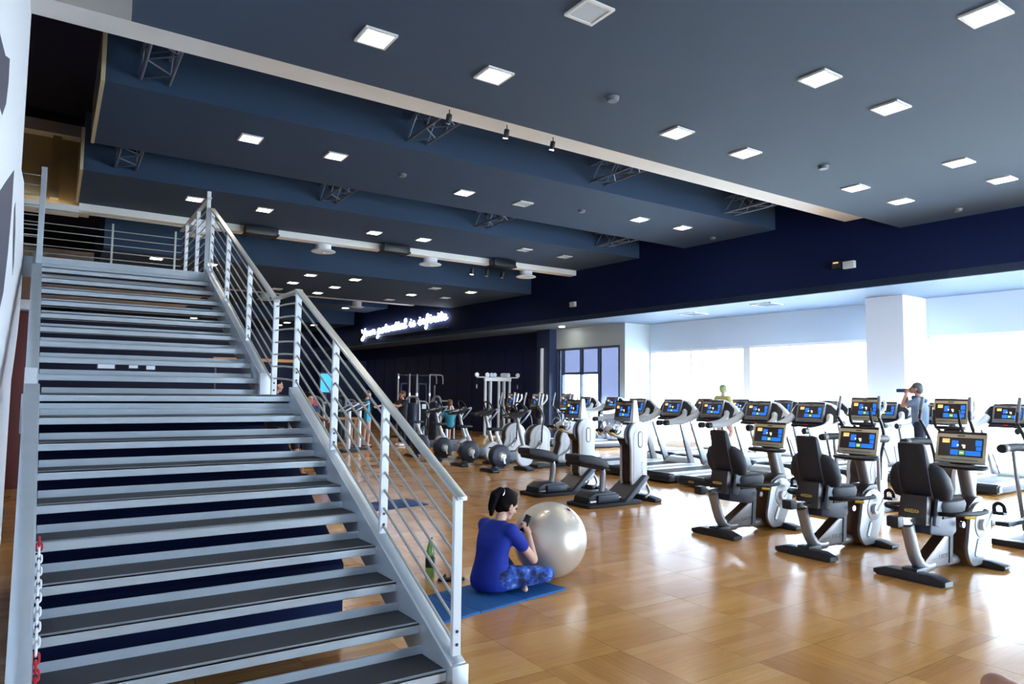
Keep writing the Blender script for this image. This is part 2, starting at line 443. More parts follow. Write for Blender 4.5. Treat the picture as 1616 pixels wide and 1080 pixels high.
# ---- window wall
struct(wallbox(17.0, 17.3, YB, 16.73, 3.1, 3.985).build('wall_window_header', 'blind'), 'pale blue wall above the windows')
struct(wallbox(17.0, 17.3, YB, 16.73, -.1, .12).build('wall_window_sill', 'wall_white'))
def window(n, y0, y1, mull, label):
    mb = MB()
    wallbox(17.02, 17.12, y0, y0+.06, .12, 3.1, mb); wallbox(17.02, 17.12, y1-.06, y1, .12, 3.1, mb)
    wallbox(17.02, 17.12, y0, y1, 3.03, 3.1, mb); wallbox(17.02, 17.12, y0, y1, .12, .2, mb)
    o = struct(mb.build('window_%d' % n, 'wall_white'), label)
    for y, wd in mull: wallbox(17.0, 17.13, y-wd/2, y+wd/2, .2, 3.05).build('mullion', 'wall_white', o)
    ys = [y0+.06]+[y for y, _ in mull]+[y1-.06]
    for a, b in zip(ys, ys[1:]): wallbox(17.06, 17.07, a, b, .2, 3.03).build('pane', 'pane_glass', o)
window(1, 13.05, 16.73, ((15.0, .05),), 'tall bright window beside the doorway bay')
window(2, 8.9, 13.05, ((12.98, .22),), 'wide bright window left of the pillar')
window(3, 3.2, 8.1, ((5.6, .05),), 'wide bright window right of the pillar')
window(4, -1.8, 3.2, ((.7, .05),), 'bright window at the right end of the wall')
window(5, YB, -1.8, (), 'bright window beyond the right edge')
struct(wallbox(15.95, 17.3, 8.1, 8.95, 0, 4.0).build('wall_pillar', 'wall_white'), 'white square pillar standing between the windows')
# ---- doorway bay
mb = MB(); wallbox(15.9, 16.1, 16.965, 20.2, 3.27, 3.985, mb); wallbox(15.9, 17.3, 16.73, 16.965, 0, 3.985, mb)
struct(mb.build('wall_bay', 'wall_grey'), 'pale grey bay wall around the tall doorway')
dr = MB()
for y in (17.0, 17.98, 18.88, 19.88, 20.16): wallbox(15.9, 16.02, y-.035, y+.035, 0, 3.27, dr)
wallbox(15.9, 16.02, 17.0, 20.18, 3.2, 3.27, dr); wallbox(15.9, 16.02, 17.98, 19.88, 2.32, 2.4, dr)
door = struct(dr.build('door_1', 'frame_dark'), 'tall glazed doorway in a dark frame')
for a, b, z0, z1, m in ((17.03, 17.95, 0, 3.2, 'frosted'), (18.01, 18.85, 2.4, 3.2, 'frosted'), (18.91, 19.85, 2.4, 3.2, 'frosted'), (19.91, 20.13, 0, 3.2, 'frosted'), (18.01, 19.85, .05, 2.32, 'pane_glass')):
    wallbox(15.95, 15.96, a, b, z0, z1).build('pane', m, door)
# ---- black panelled wall farther on
struct(wallbox(15.6, 16.1, 20.2, 20.95, 0, 3.985).build('wall_pier', 'black_wall_edge'), 'dark blue pier beside the doorway')
bw = struct(wallbox(15.95, 16.3, 20.95, YF, 0, 4.0).build('wall_dark', 'black_wall'), 'black panelled wall behind the strength machines')
y = 21.0
while y < YF-1:
    wallbox(15.88, 15.95, y+.02, y+1.18, .05, 3.36).build('wall_panel', 'black_wall', bw, bevel=.01, seg=1); y += 1.2
struct(wallbox(15.5, 15.6, 20.55, 20.62, 0, 3.3).build('lit_edge_strip', 'wall_white'))  # lit edge of the dark wall painted as a white strip
mb = MB(); mb.span((12.2, 36.5, 0), (14.6, 37.2, 3.3)); struct(mb.build('wall_partition', 'black_wall_edge'))
# ---- outside
struct(MB().span((18, -40, -.5), (70, 70, -.25)).build('ground_terrace', 'terrace'), 'sunlit pale ground outside the windows')
def hedge(x, y, s, label):
    mb = MB(); rnd = random.Random(int(y*10))
    for i in range(90):
        c = Vector((rnd.gauss(0, .5), rnd.gauss(0, .8), abs(rnd.gauss(.5, .35))))
        a = Vector((rnd.uniform(-1, 1), rnd.uniform(-1, 1), rnd.uniform(-1, 1))).normalized()*.16; b = a.cross(Vector((0, 0, 1))).normalized()*.1
        mb.quad(c-a, c-b, c+a, c+b)
    o = mb.build('garden_shrub', 'grass', loc=(x, y, -.25)); o.scale = (s, s, s); tag(o, label, 'shrub')
hedge(21, 7.0, 1.2, 'pale green shrub outside the window right of the pillar')
hedge(21.5, 2.4, 1.2, 'pale green shrub outside at the right edge of the windows')

# ---- hanging ceiling panels
def panel(y0, y1, z, x0, mname, label, th=1.1):
    return struct(MB().hexa([(x0, y0, z), (wx(14.38, y0), y0, z), (wx(14.38, y1), y1, z), (x0, y1, z), (x0, y0, z+th), (wx(14.38, y0), y0, z+th), (wx(14.38, y1), y1, z+th), (x0, y1, z+th)]).build('ceiling_panel', mname), label)
slab = panel(YB, 7.33, 5.157, .46, 'ceil_navy', 'large near slate blue ceiling slab with square lights', .3)
panel(10.19, 12.95, 5.64, .38, 'panel_navy', 'first hanging slate blue ceiling panel beyond the white beam')
panel(14.6, 17.3, 5.616, .28, 'panel_navy', 'second hanging slate blue ceiling panel before the far white beam')
panel(19.7, 25.05, 5.11, .9, 'panel_navy', 'third, lower slate blue ceiling panel beyond the far beam')
panel(30.9, 33.4, 5.63, .6, 'panel_navy', 'small far ceiling panel behind the neon sign end')
panel(34.8, YF, 5.11, .6, 'panel_navy', 'farthest low ceiling panel at the end of the hall')
for y0, y1, z, lb, z1 in ((8.07, 8.49, 5.51, 'near white concrete ceiling beam', 6.4), (28.2, 28.5, 5.52, 'farthest pale ceiling beam', 6.4)):
    struct(MB().span((XL, y0, z), (wx(14.38, y1), y1, z1)).build('ceiling_beam', 'beam_white'), lb)
struct(MB().span((.3, 17.33, 5.463), (wx(14.38, 17.66), 17.66, 6.4)).build('ceiling_beam', 'beam_white'), 'far white concrete ceiling beam with round air outlets')
struct(MB().span((XL, 17.33, 5.37), (.3, 17.69, 5.55)).build('trim_5', 'beam_white'), 'cream ledge at the foot of the upper wall')
o = MB().span((-2.5, 17.58, 5.55), (.2, 17.64, 5.59)).build('fill_light', 'fill'); tag(o, 'warm cove light strip added on the ledge to brighten the beige upper wall', 'light')  # unseen strip, added to brighten the beige wall from below
# pale upper wall at the left, above the platform
mb = MB().span((XL, 17.7, 5.46), (.5, 18.0, 7.2)); lw = struct(mb.build('wall_upper', 'cream'), 'beige upper wall seen above the stair head')
MB().span((-.24, 17.5, 5.7), (-.08, 17.7, 7.2)).build('pilaster', 'cream', lw)
struct(MB().span((XL, 17.35, 7.05), (.6, 17.7, 7.3)).build('trim_2', 'beam_white'))
struct(MB().span((.33, 10.19, 5.63), (.38, 12.95, 6.4)).build('trim_3', 'cream')); struct(MB().span((.23, 14.6, 5.61), (.28, 17.3, 6.4)).build('trim_4', 'cream'))

# ================================================================== CEILING FITTINGS
ORD = ['first', 'second', 'third', 'fourth', 'fifth', 'sixth', 'seventh', 'eighth', 'ninth', 'tenth', 'eleventh', 'twelfth', 'thirteenth', 'fourteenth', 'fifteenth', 'sixteenth']
def px_of(p):
    c = scene.camera.matrix_world.inverted() @ Vector(p); return c.x/-c.z
def make_light(on):
    t = thing('ceiling_light', 'x', 'light')
    mb = MB(); s, i = .165, .135
    for a, b in (((-s, -s), (s, -i)), ((-s, i), (s, s)), ((-s, -i), (-i, i)), ((i, -i), (s, i))): mb.span((a[0], a[1], -.022), (b[0], b[1], 0))
    mb.build('frame', 'lamp_frame', t)
    MB().span((-i, -i, -.014), (i, i, -.004)).build('lens', 'lamp_on' if on else 'lamp_off', t)
    return t
_l = {}
def light(x, y, z, on, label, group):
    if on not in _l:
        _l[on] = make_light(on); t = _l[on]; t.location = (x, y, z); t['label'] = label; t['group'] = group
    else: dup(_l[on], (x, y, z), 0, label, group)
PAN = [('the large near ceiling slab', 5.157, [(2.5, 6.27, 1), (3.89, 6.29, 1), (3.93, 4.71, 0), (6.92, 2.69, 1), (6.86, 4.29, 1), (8.27, 4.26, 1), (6.79, 6.31, 1), (8.17, 6.29, 1), (11.06, 4.73, 1), (12.49, 4.72, 1), (11.05, 6.31, 1), (12.45, 6.29, 1)]),
       ('the first hanging panel', 5.64, [(2.43, 11.24, 1), (3.82, 11.25, 1), (6.67, 11.86, 1), (8.07, 11.82, 0), (10.97, 11.35, 1), (12.34, 11.32, 1)]),
       ('the second hanging panel', 5.616, [(2.29, 15.49, 1), (3.7, 15.51, 1), (6.52, 16.14, 1), (7.87, 16.11, 1), (10.72, 15.59, 0), (12.2, 15.7, 0)]),
       ('the low third panel', 5.11, [(2.14, 20.35, 1), (3.5, 20.4, 1), (3.48, 22.3, 1), (6.29, 20.46, 1), (7.67, 20.43, 1), (10.49, 20.54, 0), (11.89, 20.55, 1), (6.29, 22.28, 1), (7.7, 22.36, 1), (10.52, 22.41, 1), (11.87, 22.4, 0), (6.25, 24.03, 0), (7.67, 24.06, 1), (10.45, 24.19, 0)]),
       ('the farthest low panel', 5.11, [(9.87, 35.74, 1), (9.91, 37.44, 1), (11.39, 36.19, 1), (11.05, 38.84, 1), (7.1, 36.0, 1), (5.6, 36.5, 1)]),
       ('the small far panel by the neon sign', 5.63, [(11.57, 31.97, 1)])]
for nm, z, ls in PAN:
    ls = sorted(ls, key=lambda q: px_of((q[0], q[1], z)))
    for i, (x, y, on) in enumerate(ls):
        lb = ('lit' if on else 'unlit')+' square light in '+nm+(', %s from the left' % ORD[i] if len(ls) > 1 else '')
        light(x, y, z, on, lb, 'square ceiling lights')
def smoke(x, y, z, label):
    o = MB().lathe([(.0, -.05), (.06, -.05), (.075, -.03), (.08, 0), (0, 0)], n=16).build('smoke_detector', 'grey_plastic', loc=(x, y, z)); tag(o, label, 'smoke detector', 'ceiling smoke detectors')
for i, (x, y, z) in enumerate(((5.35, 5.98, 5.157), (9.61, 5.98, 5.157), (13.84, 5.96, 5.157), (5.17, 11.5, 5.64), (9.42, 11.53, 5.64), (13.76, 11.61, 5.64))):
    smoke(x, y, z, 'small round smoke detector on %s, %s from the left' % (('the near ceiling slab', 'the first hanging panel')[i//3], ORD[i % 3]))
# trusses crossing the gaps
def make_truss():
    t = thing('lighting_truss', 'x', 'truss'); L = 1.64; s = .17
    for a, b in ((-s, 0), (s, 0), (-s, .34), (s, .34)): MB().cyl((a, -L/2, b), (a, L/2, b), .024, 8).build('chord', 'truss', t)
    mb = MB(); n = 5
    for k in range(n):
        y0, y1 = -L/2+L*k/n, -L/2+L*(k+1)/n
        for z in (0, .34): mb.cyl((-s if k % 2 else s, y0, z), (s if k % 2 else -s, y1, z), .012, 6)
        for x in (-s, s): mb.cyl((x, y0, 0 if k % 2 else .34), (x, y1, .34 if k % 2 else 0), .012, 6)
    mb.build('brace', 'truss', t); return t
tr = None
for gi, (yc, z, nm) in enumerate(((9.34, 5.76, 'before the first hanging panel'), (13.775, 5.76, 'between the first and second panels'))):
    for i, x in enumerate((.95, 4.82, 8.7, 12.6)):
        lb = 'aluminium lighting truss %s, %s from the left' % (nm, ORD[i])
        if tr is None: tr = make_truss(); tr['label'] = lb; tr['group'] = 'ceiling trusses'; tr.location = (x, yc, z)
        else: dup(tr, (x, yc, z), 0, lb, 'ceiling trusses')
# motor cradles on the far beam
def motor(x, label):
    t = thing('hoist_cradle', label, 'hoist', (x, 17.15, 5.38), 0, 'hoists at the far beam')
    MB().box((0, 0, .1), (.75, .34, .2)).build('housing', 'black_plastic', t, bevel=.02)
    mb = MB()
    for sx in (-.36, .36): mb.cyl((sx, -.2, .02), (sx, .35, .02), .03, 8)
    mb.build('bracket', 'black_plastic', t)
for i, x in enumerate((4.04, 7.54, 11.0)): motor(x, 'dark hoist cradle on the far white beam, %s from the left' % ORD[i])
# round air outlets
def outlet(x, y, label):
    t = thing('air_outlet', label, 'vent', (x, y, 5.28), 0, 'round air outlets')
    MB().lathe([(0, .03), (.20, .03), (.20, .3), (0, .3)], n=24).build('duct_neck', 'diffuser_white', t)
    d = MB().lathe([(.30, .0), (.32, .015), (.30, .035), (.18, .05), (.18, .03), (.27, .01)], n=28).build('flange', 'diffuser_white', t)
    mb = MB()
    for k in range(8):
        a = math.pi*k/4; mb.box((.13*math.cos(a), .13*math.sin(a), .012), (.22, .06, .006), (.5, 0, a))
    mb.lathe([(0, -.03), (.05, -.02), (.05, .02), (0, .02)], n=12); mb.build('vane', 'diffuser_white', t)
for i, (x, y) in enumerate(((2.74, 17.6), (5.76, 17.7), (8.86, 17.65), (12.25, 17.73))): outlet(x, y, 'white round air outlet hanging below the far beam, %s from the left' % ORD[i])
outlet(7.0, 28.7, 'white round air outlet under the farthest beam, left one'); outlet(10.9, 28.7, 'white round air outlet under the farthest beam, right one')
# spotlights
def spot(x, y, z, on, tilt, label, group, sc=1.):
    t = thing('spotlight', label, 'spotlight', (x, y, z), 0, group); t.scale = (sc, sc, sc)
    MB().cyl((0, 0, .0), (0, 0, .12), .012, 8).build('stem', 'black_plastic', t)
    mb = MB().lathe([(.055, -.2), (.065, -.19), (.065, .0), (.04, .02), (0, .02)], n=16); mb.lathe([(0, -.18), (.055, -.18), (.055, -.2)], n=16)
    b = mb.build('housing', 'black_plastic', t); b.rotation_euler = tilt
    l = MB().lathe([(0, -.205), (.054, -.205), (.054, -.19), (0, -.19)], n=16).build('lens', 'lamp_on' if on else 'lamp_frame', t); l.rotation_euler = tilt
for i, (x, on) in enumerate(((4.34, 0), (5.28, 1), (6.11, 1))): spot(x, 8.16, 5.44, on, (.3, 0, 0), 'small black spotlight on the near white beam, %s from the left' % ORD[i], 'spotlights on the near beam', .6)
tk = MB().box((11.3, 18.5, 5.66), (1.6, .04, .04)).box((10.6, 18.5, 6.55), (.03, .03, 1.8)).box((12.0, 18.5, 6.55), (.03, .03, 1.8)).build('light_track', 'black_plastic'); tag(tk, 'black lighting track below the far white beam', 'light track')
for i, (x, y, on) in enumerate(((10.75, 18.5, 1), (11.3, 18.5, 0), (11.9, 18.5, 0))): spot(x, y, 5.525, on, (.15, .1*i, 0), 'black cylinder spotlight on the far track, %s from the left' % ORD[i], 'spotlights on the far track')
# fascia fittings
def fit(y, z, label):
    t = thing('emergency_light', label, 'light', (wx(14.38, y), y, z), 0, 'emergency lights on the fascia')
    MB().span((-.09, -.09, -.09), (0, .17, .07)).build('housing', 'emergency', t, bevel=.01)
fit(8.35, 4.54, 'small white emergency light on the navy fascia above the pillar'); fit(17.41, 4.54, 'small white emergency light on the navy fascia above the doorway')
t = thing('security_camera', 'small black security camera on the navy fascia above the pillar', 'camera', (wx(14.38, 8.66), 8.66, 4.56))
MB().span((-.1, -.1, -.08), (0, .1, .08)).build('housing', 'black_plastic', t, bevel=.02); MB().span((-.105, -.06, .03), (-.1, .06, .06)).build('indicator', 'screen_orange', t)
for i, (x, y) in enumerate(((15.27, 13.6), (15.07, 11.0))):
    mb = MB()
    for k in range(6): mb.box((x-.22+.088*k, y, 3.975), (.05, .5, .012), (0, .5, 0))
    t = thing('air_vent', 'slatted air vent in the soffit, %s from the left' % ORD[i], 'vent', (0, 0, 0), 0, 'soffit vents')
    mb.build('slat', 'soffit', t)
    mb = MB(); mb.span((x-.3, y-.3, 3.965), (x+.3, y-.26, 3.985)).span((x-.3, y+.26, 3.965), (x+.3, y+.3, 3.985)).span((x-.3, y-.3, 3.965), (x-.26, y+.3, 3.985)).span((x+.26, y-.3, 3.965), (x+.3, y+.3, 3.985))
    mb.build('frame', 'wall_white', t)
o = MB().lathe([(0, -.02), (.09, -.02), (.1, 0), (0, 0)], n=16).build('soffit_downlight', 'lamp_on', loc=(14.77, 19.13, 3.985)); tag(o, 'small round lit downlight in the soffit before the doorway', 'light')

# ---- neon sign: Your potential is infinite
LET = {  # strokes in a unit cursive grid, x-height 1, each with its advance
 'Y': ([[(.1, 1.7), (.15, 1.1), (.5, .85), (.95, 1.2), (1.15, 1.8)], [(1.15, 1.8), (.95, .6), (.6, -.7), (.2, -1.0), (.1, -.6), (.6, -.1), (1.25, .25)]], 1.25),
 'o': ([[(0, .25), (.1, .6), (.45, 1), (.15, .8), (.05, .4), (.3, 0), (.65, .2), (.7, .7), (.45, 1), (.6, .85), (1, .8)]], 1.),
 'u': ([[(0, .6), (.15, .95), (.15, .3), (.4, 0), (.75, .4), (.8, 1), (.8, .3), (1, .05), (1.15, .3)]], 1.15),
 'r': ([[(0, .3), (.2, 1.05), (.45, .9), (.75, .95), (.65, .35), (.8, .05), (1.05, .3)]], 1.05),
 'p': ([[(0, .3), (.3, 1.05), (.2, .2), (-.15, -1.0), (.1, -.9), (.3, .1), (.55, .95), (.85, .8), (.75, .2), (.4, 0), (.8, .05), (1.1, .3)]], 1.1),
 't': ([[(0, .3), (.45, 1.6), (.3, .4), (.45, 0), (.85, .3)], [(.05, 1.1), (.8, 1.2)]], .8),
 'e': ([[(0, .3), (.55, .6), (.6, .95), (.3, .95), (.12, .45), (.4, 0), (.95, .3)]], .95),
 'n': ([[(0, .3), (.2, 1), (.2, 0), (.25, .5), (.6, 1), (.75, .7), (.75, .2), (.95, 0), (1.15, .3)]], 1.15),
 'i': ([[(0, .3), (.25, 1), (.2, .3), (.4, 0), (.65, .3)], [(.35, 1.45), (.4, 1.55)]], .65),
 'a': ([[(.75, .85), (.4, 1), (.08, .5), (.3, 0), (.65, .4), (.8, 1), (.75, .3), (.95, 0), (1.15, .3)]], 1.15),
 'l': ([[(0, .3), (.5, 1.3), (.5, 1.9), (.28, 1.7), (.2, .5), (.4, 0), (.75, .3)]], .75),
 's': ([[(0, .3), (.5, 1.05), (.5, .7), (.75, .3), (.5, 0), (.15, .1)]], .9),
 'f': ([[(0, .3), (.5, 1.2), (.55, 1.8), (.35, 1.7), (.2, .3), (0, -1.0), (.25, -.8), (.35, .1), (.9, .35)]], .85)}
def neon():
    text = 'Your potential is infinite'
    strokes = []; x = 0
    for ch in text:
        if ch == ' ': x += .75; continue
        st, adv = LET[ch]
        for s in st: strokes.append([(px+x, py) for px, py in s])
        x += adv
    ya, yb, za, zb = 33.6, 25.2, 4.42, 4.66                      # left and right ends, baselines
    t = thing('neon_sign', 'glowing white cursive neon sign on the navy fascia reading Your potential is infinite', 'sign', (wx(14.38, 29.4), 29.4, 4.5))
    for s in strokes:
        P = []
        for px, py in s:
            f = px/x; yy = ya+(yb-ya)*f
            P.append((wx(14.38, yy)-.09-wx(14.38, 29.4), yy-29.4, za+(zb-za)*f+py*.205-4.5))
        MB().tube(P, .042, 6, 4).build('neon_stroke', 'neon', t)
    MB().hexa([(wx(14.34, yy)-wx(14.38, 29.4)+dx, yy-29.4, zz-4.5) for zz in (4.3, 4.36) for yy, dx in ((yb, 0), (yb, .04), (ya, .04), (ya, 0))]).build('mounting_rail', 'black_plastic', t)
neon()
# ================================================================== STAIRCASE
def xl(y): return .09-.026*y
SW = 1.85
def xr(y): return xl(y)+SW
LOW = [(3.396+.3186*k, .166+.1613*k) for k in range(10)]       # nosings, the last one is the landing edge
UP = [(7.305+.3216*k, 1.782+.164*k) for k in range(10)]        # the last one is the platform edge
stair = thing('staircase', 'grey metal open riser staircase with cable railing climbing away at left', 'staircase', (.9, 3.4, 0))
ox, oy, oz = stair.location
def sp(p): return (p[0]-ox, p[1]-oy, p[2]-oz)
def build_tread(y, z, depth, back=True):
    a, b = xl(y), xr(y); mb = MB()
    a -= .0; y2 = y+depth
    mb.span(sp((a, y, z-.058)), sp((b, y+.012, z))); mb.span(sp((a, y, z-.014)), sp((b, y2, z-.006)))
    mb.span(sp((a, y, z-.012)), sp((b, y+.03, z)))
    if back: mb.span(sp((a, y2-.012, z-.05)), sp((b, y2, z+.046)))
    o = mb.build('tread', 'alu', stair, bevel=.003, seg=1)
    MB().span(sp((a, y+.03, z-.006)), sp((b, y2-.012, z-.001))).build('tread_mat', 'tread_rubber', o)
    MB().span(sp((a, y+.014, z-.045)), sp((b, y2-.014, z-.016))).build('tread_dark_underside', 'dark_void', o)  # dark slab that blackens the underside of the plate
    return o
for y, z in LOW[:-1]: build_tread(y, z, .297)
build_tread(LOW[-1][0], LOW[-1][1], 1.06)
fy = LOW[-1][0]; MB().span(sp((xl(fy), fy+.03, 1.618-.2)), sp((xr(fy), fy+.06, 1.618-.075))).build('landing_apron', 'alu', stair)
for y, z in UP[:-1]: build_tread(y, z, .30)
# stringers
def stringer(nod, side, name='stringer'):
    """nod: (y, z) top-line points; side -1 left, +1 right"""
    mb = MB(); X = (lambda y: xl(y)-.012) if side < 0 else (lambda y: xr(y)+.012)
    w = .085*side
    (y0, z0), (y1, z1) = nod; D = .3
    def plate(xa, xb, da, db):
        mb.hexa([sp((X(y0)+xa, y0, z0-db)), sp((X(y0)+xb, y0, z0-db)), sp((X(y1)+xb, y1, z1-db)), sp((X(y1)+xa, y1, z1-db)),
                 sp((X(y0)+xa, y0, z0-da)), sp((X(y0)+xb, y0, z0-da)), sp((X(y1)+xb, y1, z1-da)), sp((X(y1)+xa, y1, z1-da))])
    plate(-.012*side, 0, 0, D); plate(0, w, 0, .014); plate(0, w, D-.014, D)
    return mb.build(name, 'alu', stair, bevel=.002, seg=1)
sl, su = .1613/.3186, .164/.3216
def topl(y, k=.055): return LOW[0][1]+(y-LOW[0][0])*sl+k
def topu(y, k=.055): return UP[0][1]+(y-UP[0][0])*su+k
for sd in (-1, 1):
    stringer([(3.36, topl(3.36)), (6.30, topl(6.30))], sd); stringer([(7.22, topu(7.22)), (10.22, topu(10.22))], sd)
    mb = MB(); X = (xr(6.8)+.012) if sd > 0 else (xl(6.8)-.012)
    mb.span(sp((X, 6.28, 1.32)), sp((X+.085*sd, 7.3, 1.612))); mb.build('landing_beam', 'alu', stair, bevel=.003)
    X = (xr(3.4)) if sd > 0 else (xl(3.4)); mb = MB().span(sp((X, 3.33, 0)), sp((X+.1*sd, 3.42, .2))); mb.build('foot_block', 'alu', stair, bevel=.004)
    X = xr(7.2) if sd > 0 else xl(7.2)
    MB().span(sp((X-.012, 7.19, 1.45)), sp((X+.1*sd, 7.26, 1.83))).build('flight_plate', 'alu_white', stair, bevel=.003)
# railing on the right
RX = .06
def post(y, z0, z1, name='post', x=None, w=.052, t=.03, par=None, bolts=True, m='alu_white'):
    x = (xr(y)+RX) if x is None else x; par = par or stair
    base = Vector((ox, oy, oz)) if par is stair else par.location
    mb = MB().span(Vector((x-w/2, y-t/2, z0))-base, Vector((x+w/2, y+t/2, z1))-base)
    o = mb.build(name, m, par, bevel=.003, seg=1)
    if bolts:
        for dz in (.06, .13): MB().cyl(Vector((x, y-t/2-.004, z0+dz))-base, Vector((x, y-t/2, z0+dz))-base, .009, 8).build('bolt', 'black_plastic', o)
    return o
HR = .96
LP = [(3.41, .17), (4.38, None), (5.33, None), (6.30, None)]
for y, _ in LP: post(y, topl(y), topl(y, 0)+HR-.04)
UPP = [6.98, 8.03, 9.12, 10.13]
for i, y in enumerate(UPP): post(y, topu(y) if i else 1.6, (topu(y, 0)+HR-.04) if i else 2.56)
def bar(P, r, name, m, par=None, sy=1., n=8, smooth=0):
    par = par or stair; base = par.location
    mb = MB().tube([Vector(p)-Vector(base) for p in P], r, n, smooth, sy); return mb.build(name, m, par)
def flat(P, w, h, name, m, par=None):
    par = par or stair; base = Vector(par.location); rings = []
    for p in P:
        p = Vector(p)-base; rings.append([p+Vector((-w/2, 0, -h/2)), p+Vector((w/2, 0, -h/2)), p+Vector((w/2, 0, h/2)), p+Vector((-w/2, 0, h/2))])
    return MB().ring_loft(rings).build(name, m, par, bevel=.003, seg=1)
zl = lambda y: topl(y, 0)+HR-.03
zu = lambda y: topu(y, 0)+HR-.03
ztop = zu(10.13)
flat([(xr(3.36)+RX, 3.36, zl(3.36)), (xr(6.32)+RX, 6.32, zl(6.32))], .062, .024, 'handrail', 'rail_steel')
flat([(xr(6.28)+RX, 6.28, zl(6.30)), (xr(7.0)+RX, 7.0, zu(6.98)+.02)], .062, .024, 'handrail', 'rail_steel')
flat([(xr(6.96)+RX, 6.96, zu(6.96)), (xr(10.16)+RX, 10.16, ztop)], .062, .024, 'handrail', 'rail_steel')
NC = 7
for k in range(NC):
    d = .11+(HR-.13)*(k)/NC
    bar([(xr(3.41)+RX, 3.41, topl(3.41, 0)+d), (xr(6.30)+RX, 6.30, topl(6.30, 0)+d)], .0085, 'cable', 'cable', n=6)
    bar([(xr(6.98)+RX, 6.98, topu(6.98, 0)+d), (xr(10.13)+RX, 10.13, topu(10.13, 0)+d)], .0085, 'cable', 'cable', n=6)
    za, zb = topl(6.30, 0)+d, topu(6.98, 0)+d+.1
    bar([(xr(6.3)+RX, 6.30, za), (xr(6.64)+RX, 6.64, (za+zb)/2-.02), (xr(6.98)+RX, 6.98, zb-.05)], .0085, 'cable', 'cable', n=6, smooth=4)
# ---- platform at the head of the stair
py = UP[-1][0]
plat = struct(MB().span((XL, py, 3.0), (xr(10.5)+.1, 12.9, 3.255)).build('floor_platform', 'alu'), 'steel platform at the head of the stair')
MB().span((xl(py)-.02, py-.012, 3.18), (xr(py), py, 3.262)).build('platform_nosing', 'alu', plat)
rail = thing('platform_railing', 'steel cable railing around the platform at the head of the stair', 'railing', (1.7, 10.2, 3.26))
for y in (10.2, 11.0, 12.05): post(y, 3.26, 4.31 if y > 10.3 else 4.4, x=1.69, par=rail, bolts=False)
flat([(1.69, 10.15, 4.30), (1.69, 12.62, 4.30)], .06, .024, 'handrail', 'rail_steel', rail)
for x in (1.60, .69, -.6): post(12.62, 3.26, 4.28, x=x, w=.03, par=rail, bolts=False, m='rail_steel')
bar([(-2.2, 12.62, 4.38), (1.69, 12.62, 4.38)], .012, 'top_cable', 'cable', rail, n=6)
for k in range(8):
    z = 3.36+.115*k
    bar([(1.69, 10.2, z), (1.69, 12.62, z)], .0075, 'cable', 'cable', rail, n=6)
    bar([(-2.2, 12.62, z), (1.69, 12.62, z)], .0075, 'cable', 'cable', rail, n=6)
post(9.86, 3.12, 4.29, x=-.2, w=.06, par=rail, bolts=False, m='alu')
for k in range(8): bar([(-.9, 9.9, 3.34+.12*k), (-.2, 9.86, 3.34+.12*k)], .0075, 'cable', 'cable', rail, n=6)
# ---- plastic chain on the left stringer
ch = thing('barrier_chain', 'red and white plastic chain lying along the left stair stringer', 'chain', (xl(4.6)+.016, 4.62, topl(4.62, .04)))
def link():
    P = [(.0, .012, .022), (0, 0, .034), (0, -.012, .022), (0, -.012, -.022), (0, 0, -.034), (0, .012, -.022)]
    return MB().tube(P, .0055, 6, 4, closed=True)
me_w, me_r = link().mesh('chain_link', 'chain_white'), link().mesh('chain_link', 'red')
cdir = Vector((.02, -1, -sl)).normalized(); q0 = Vector((0, 0, 1)).rotation_difference(cdir)
for k in range(27):
    o = bpy.data.objects.new('chain_link', me_r if (k < 2 or k > 16) else me_w); COL.objects.link(o); o.parent = ch
    o.location = cdir*(.05*k); o.rotation_mode = 'QUATERNION'
    o.rotation_quaternion = q0 @ Euler((0, 0, (k % 2)*math.pi/2)).to_quaternion()
# dark block added under the flight so the riser gaps stay dark
us = MB().prism([(4.75, .0), (7.15, .0), (7.15, 1.55), (7.06, 1.55), (7.06, 1.28), (6.4, 1.28), (4.75, .46)], -.12, 1.76, 'x').build('understair_shade_block', 'fascia_navy')
struct(us, 'dark block added under the stair flight to blacken the riser gaps')
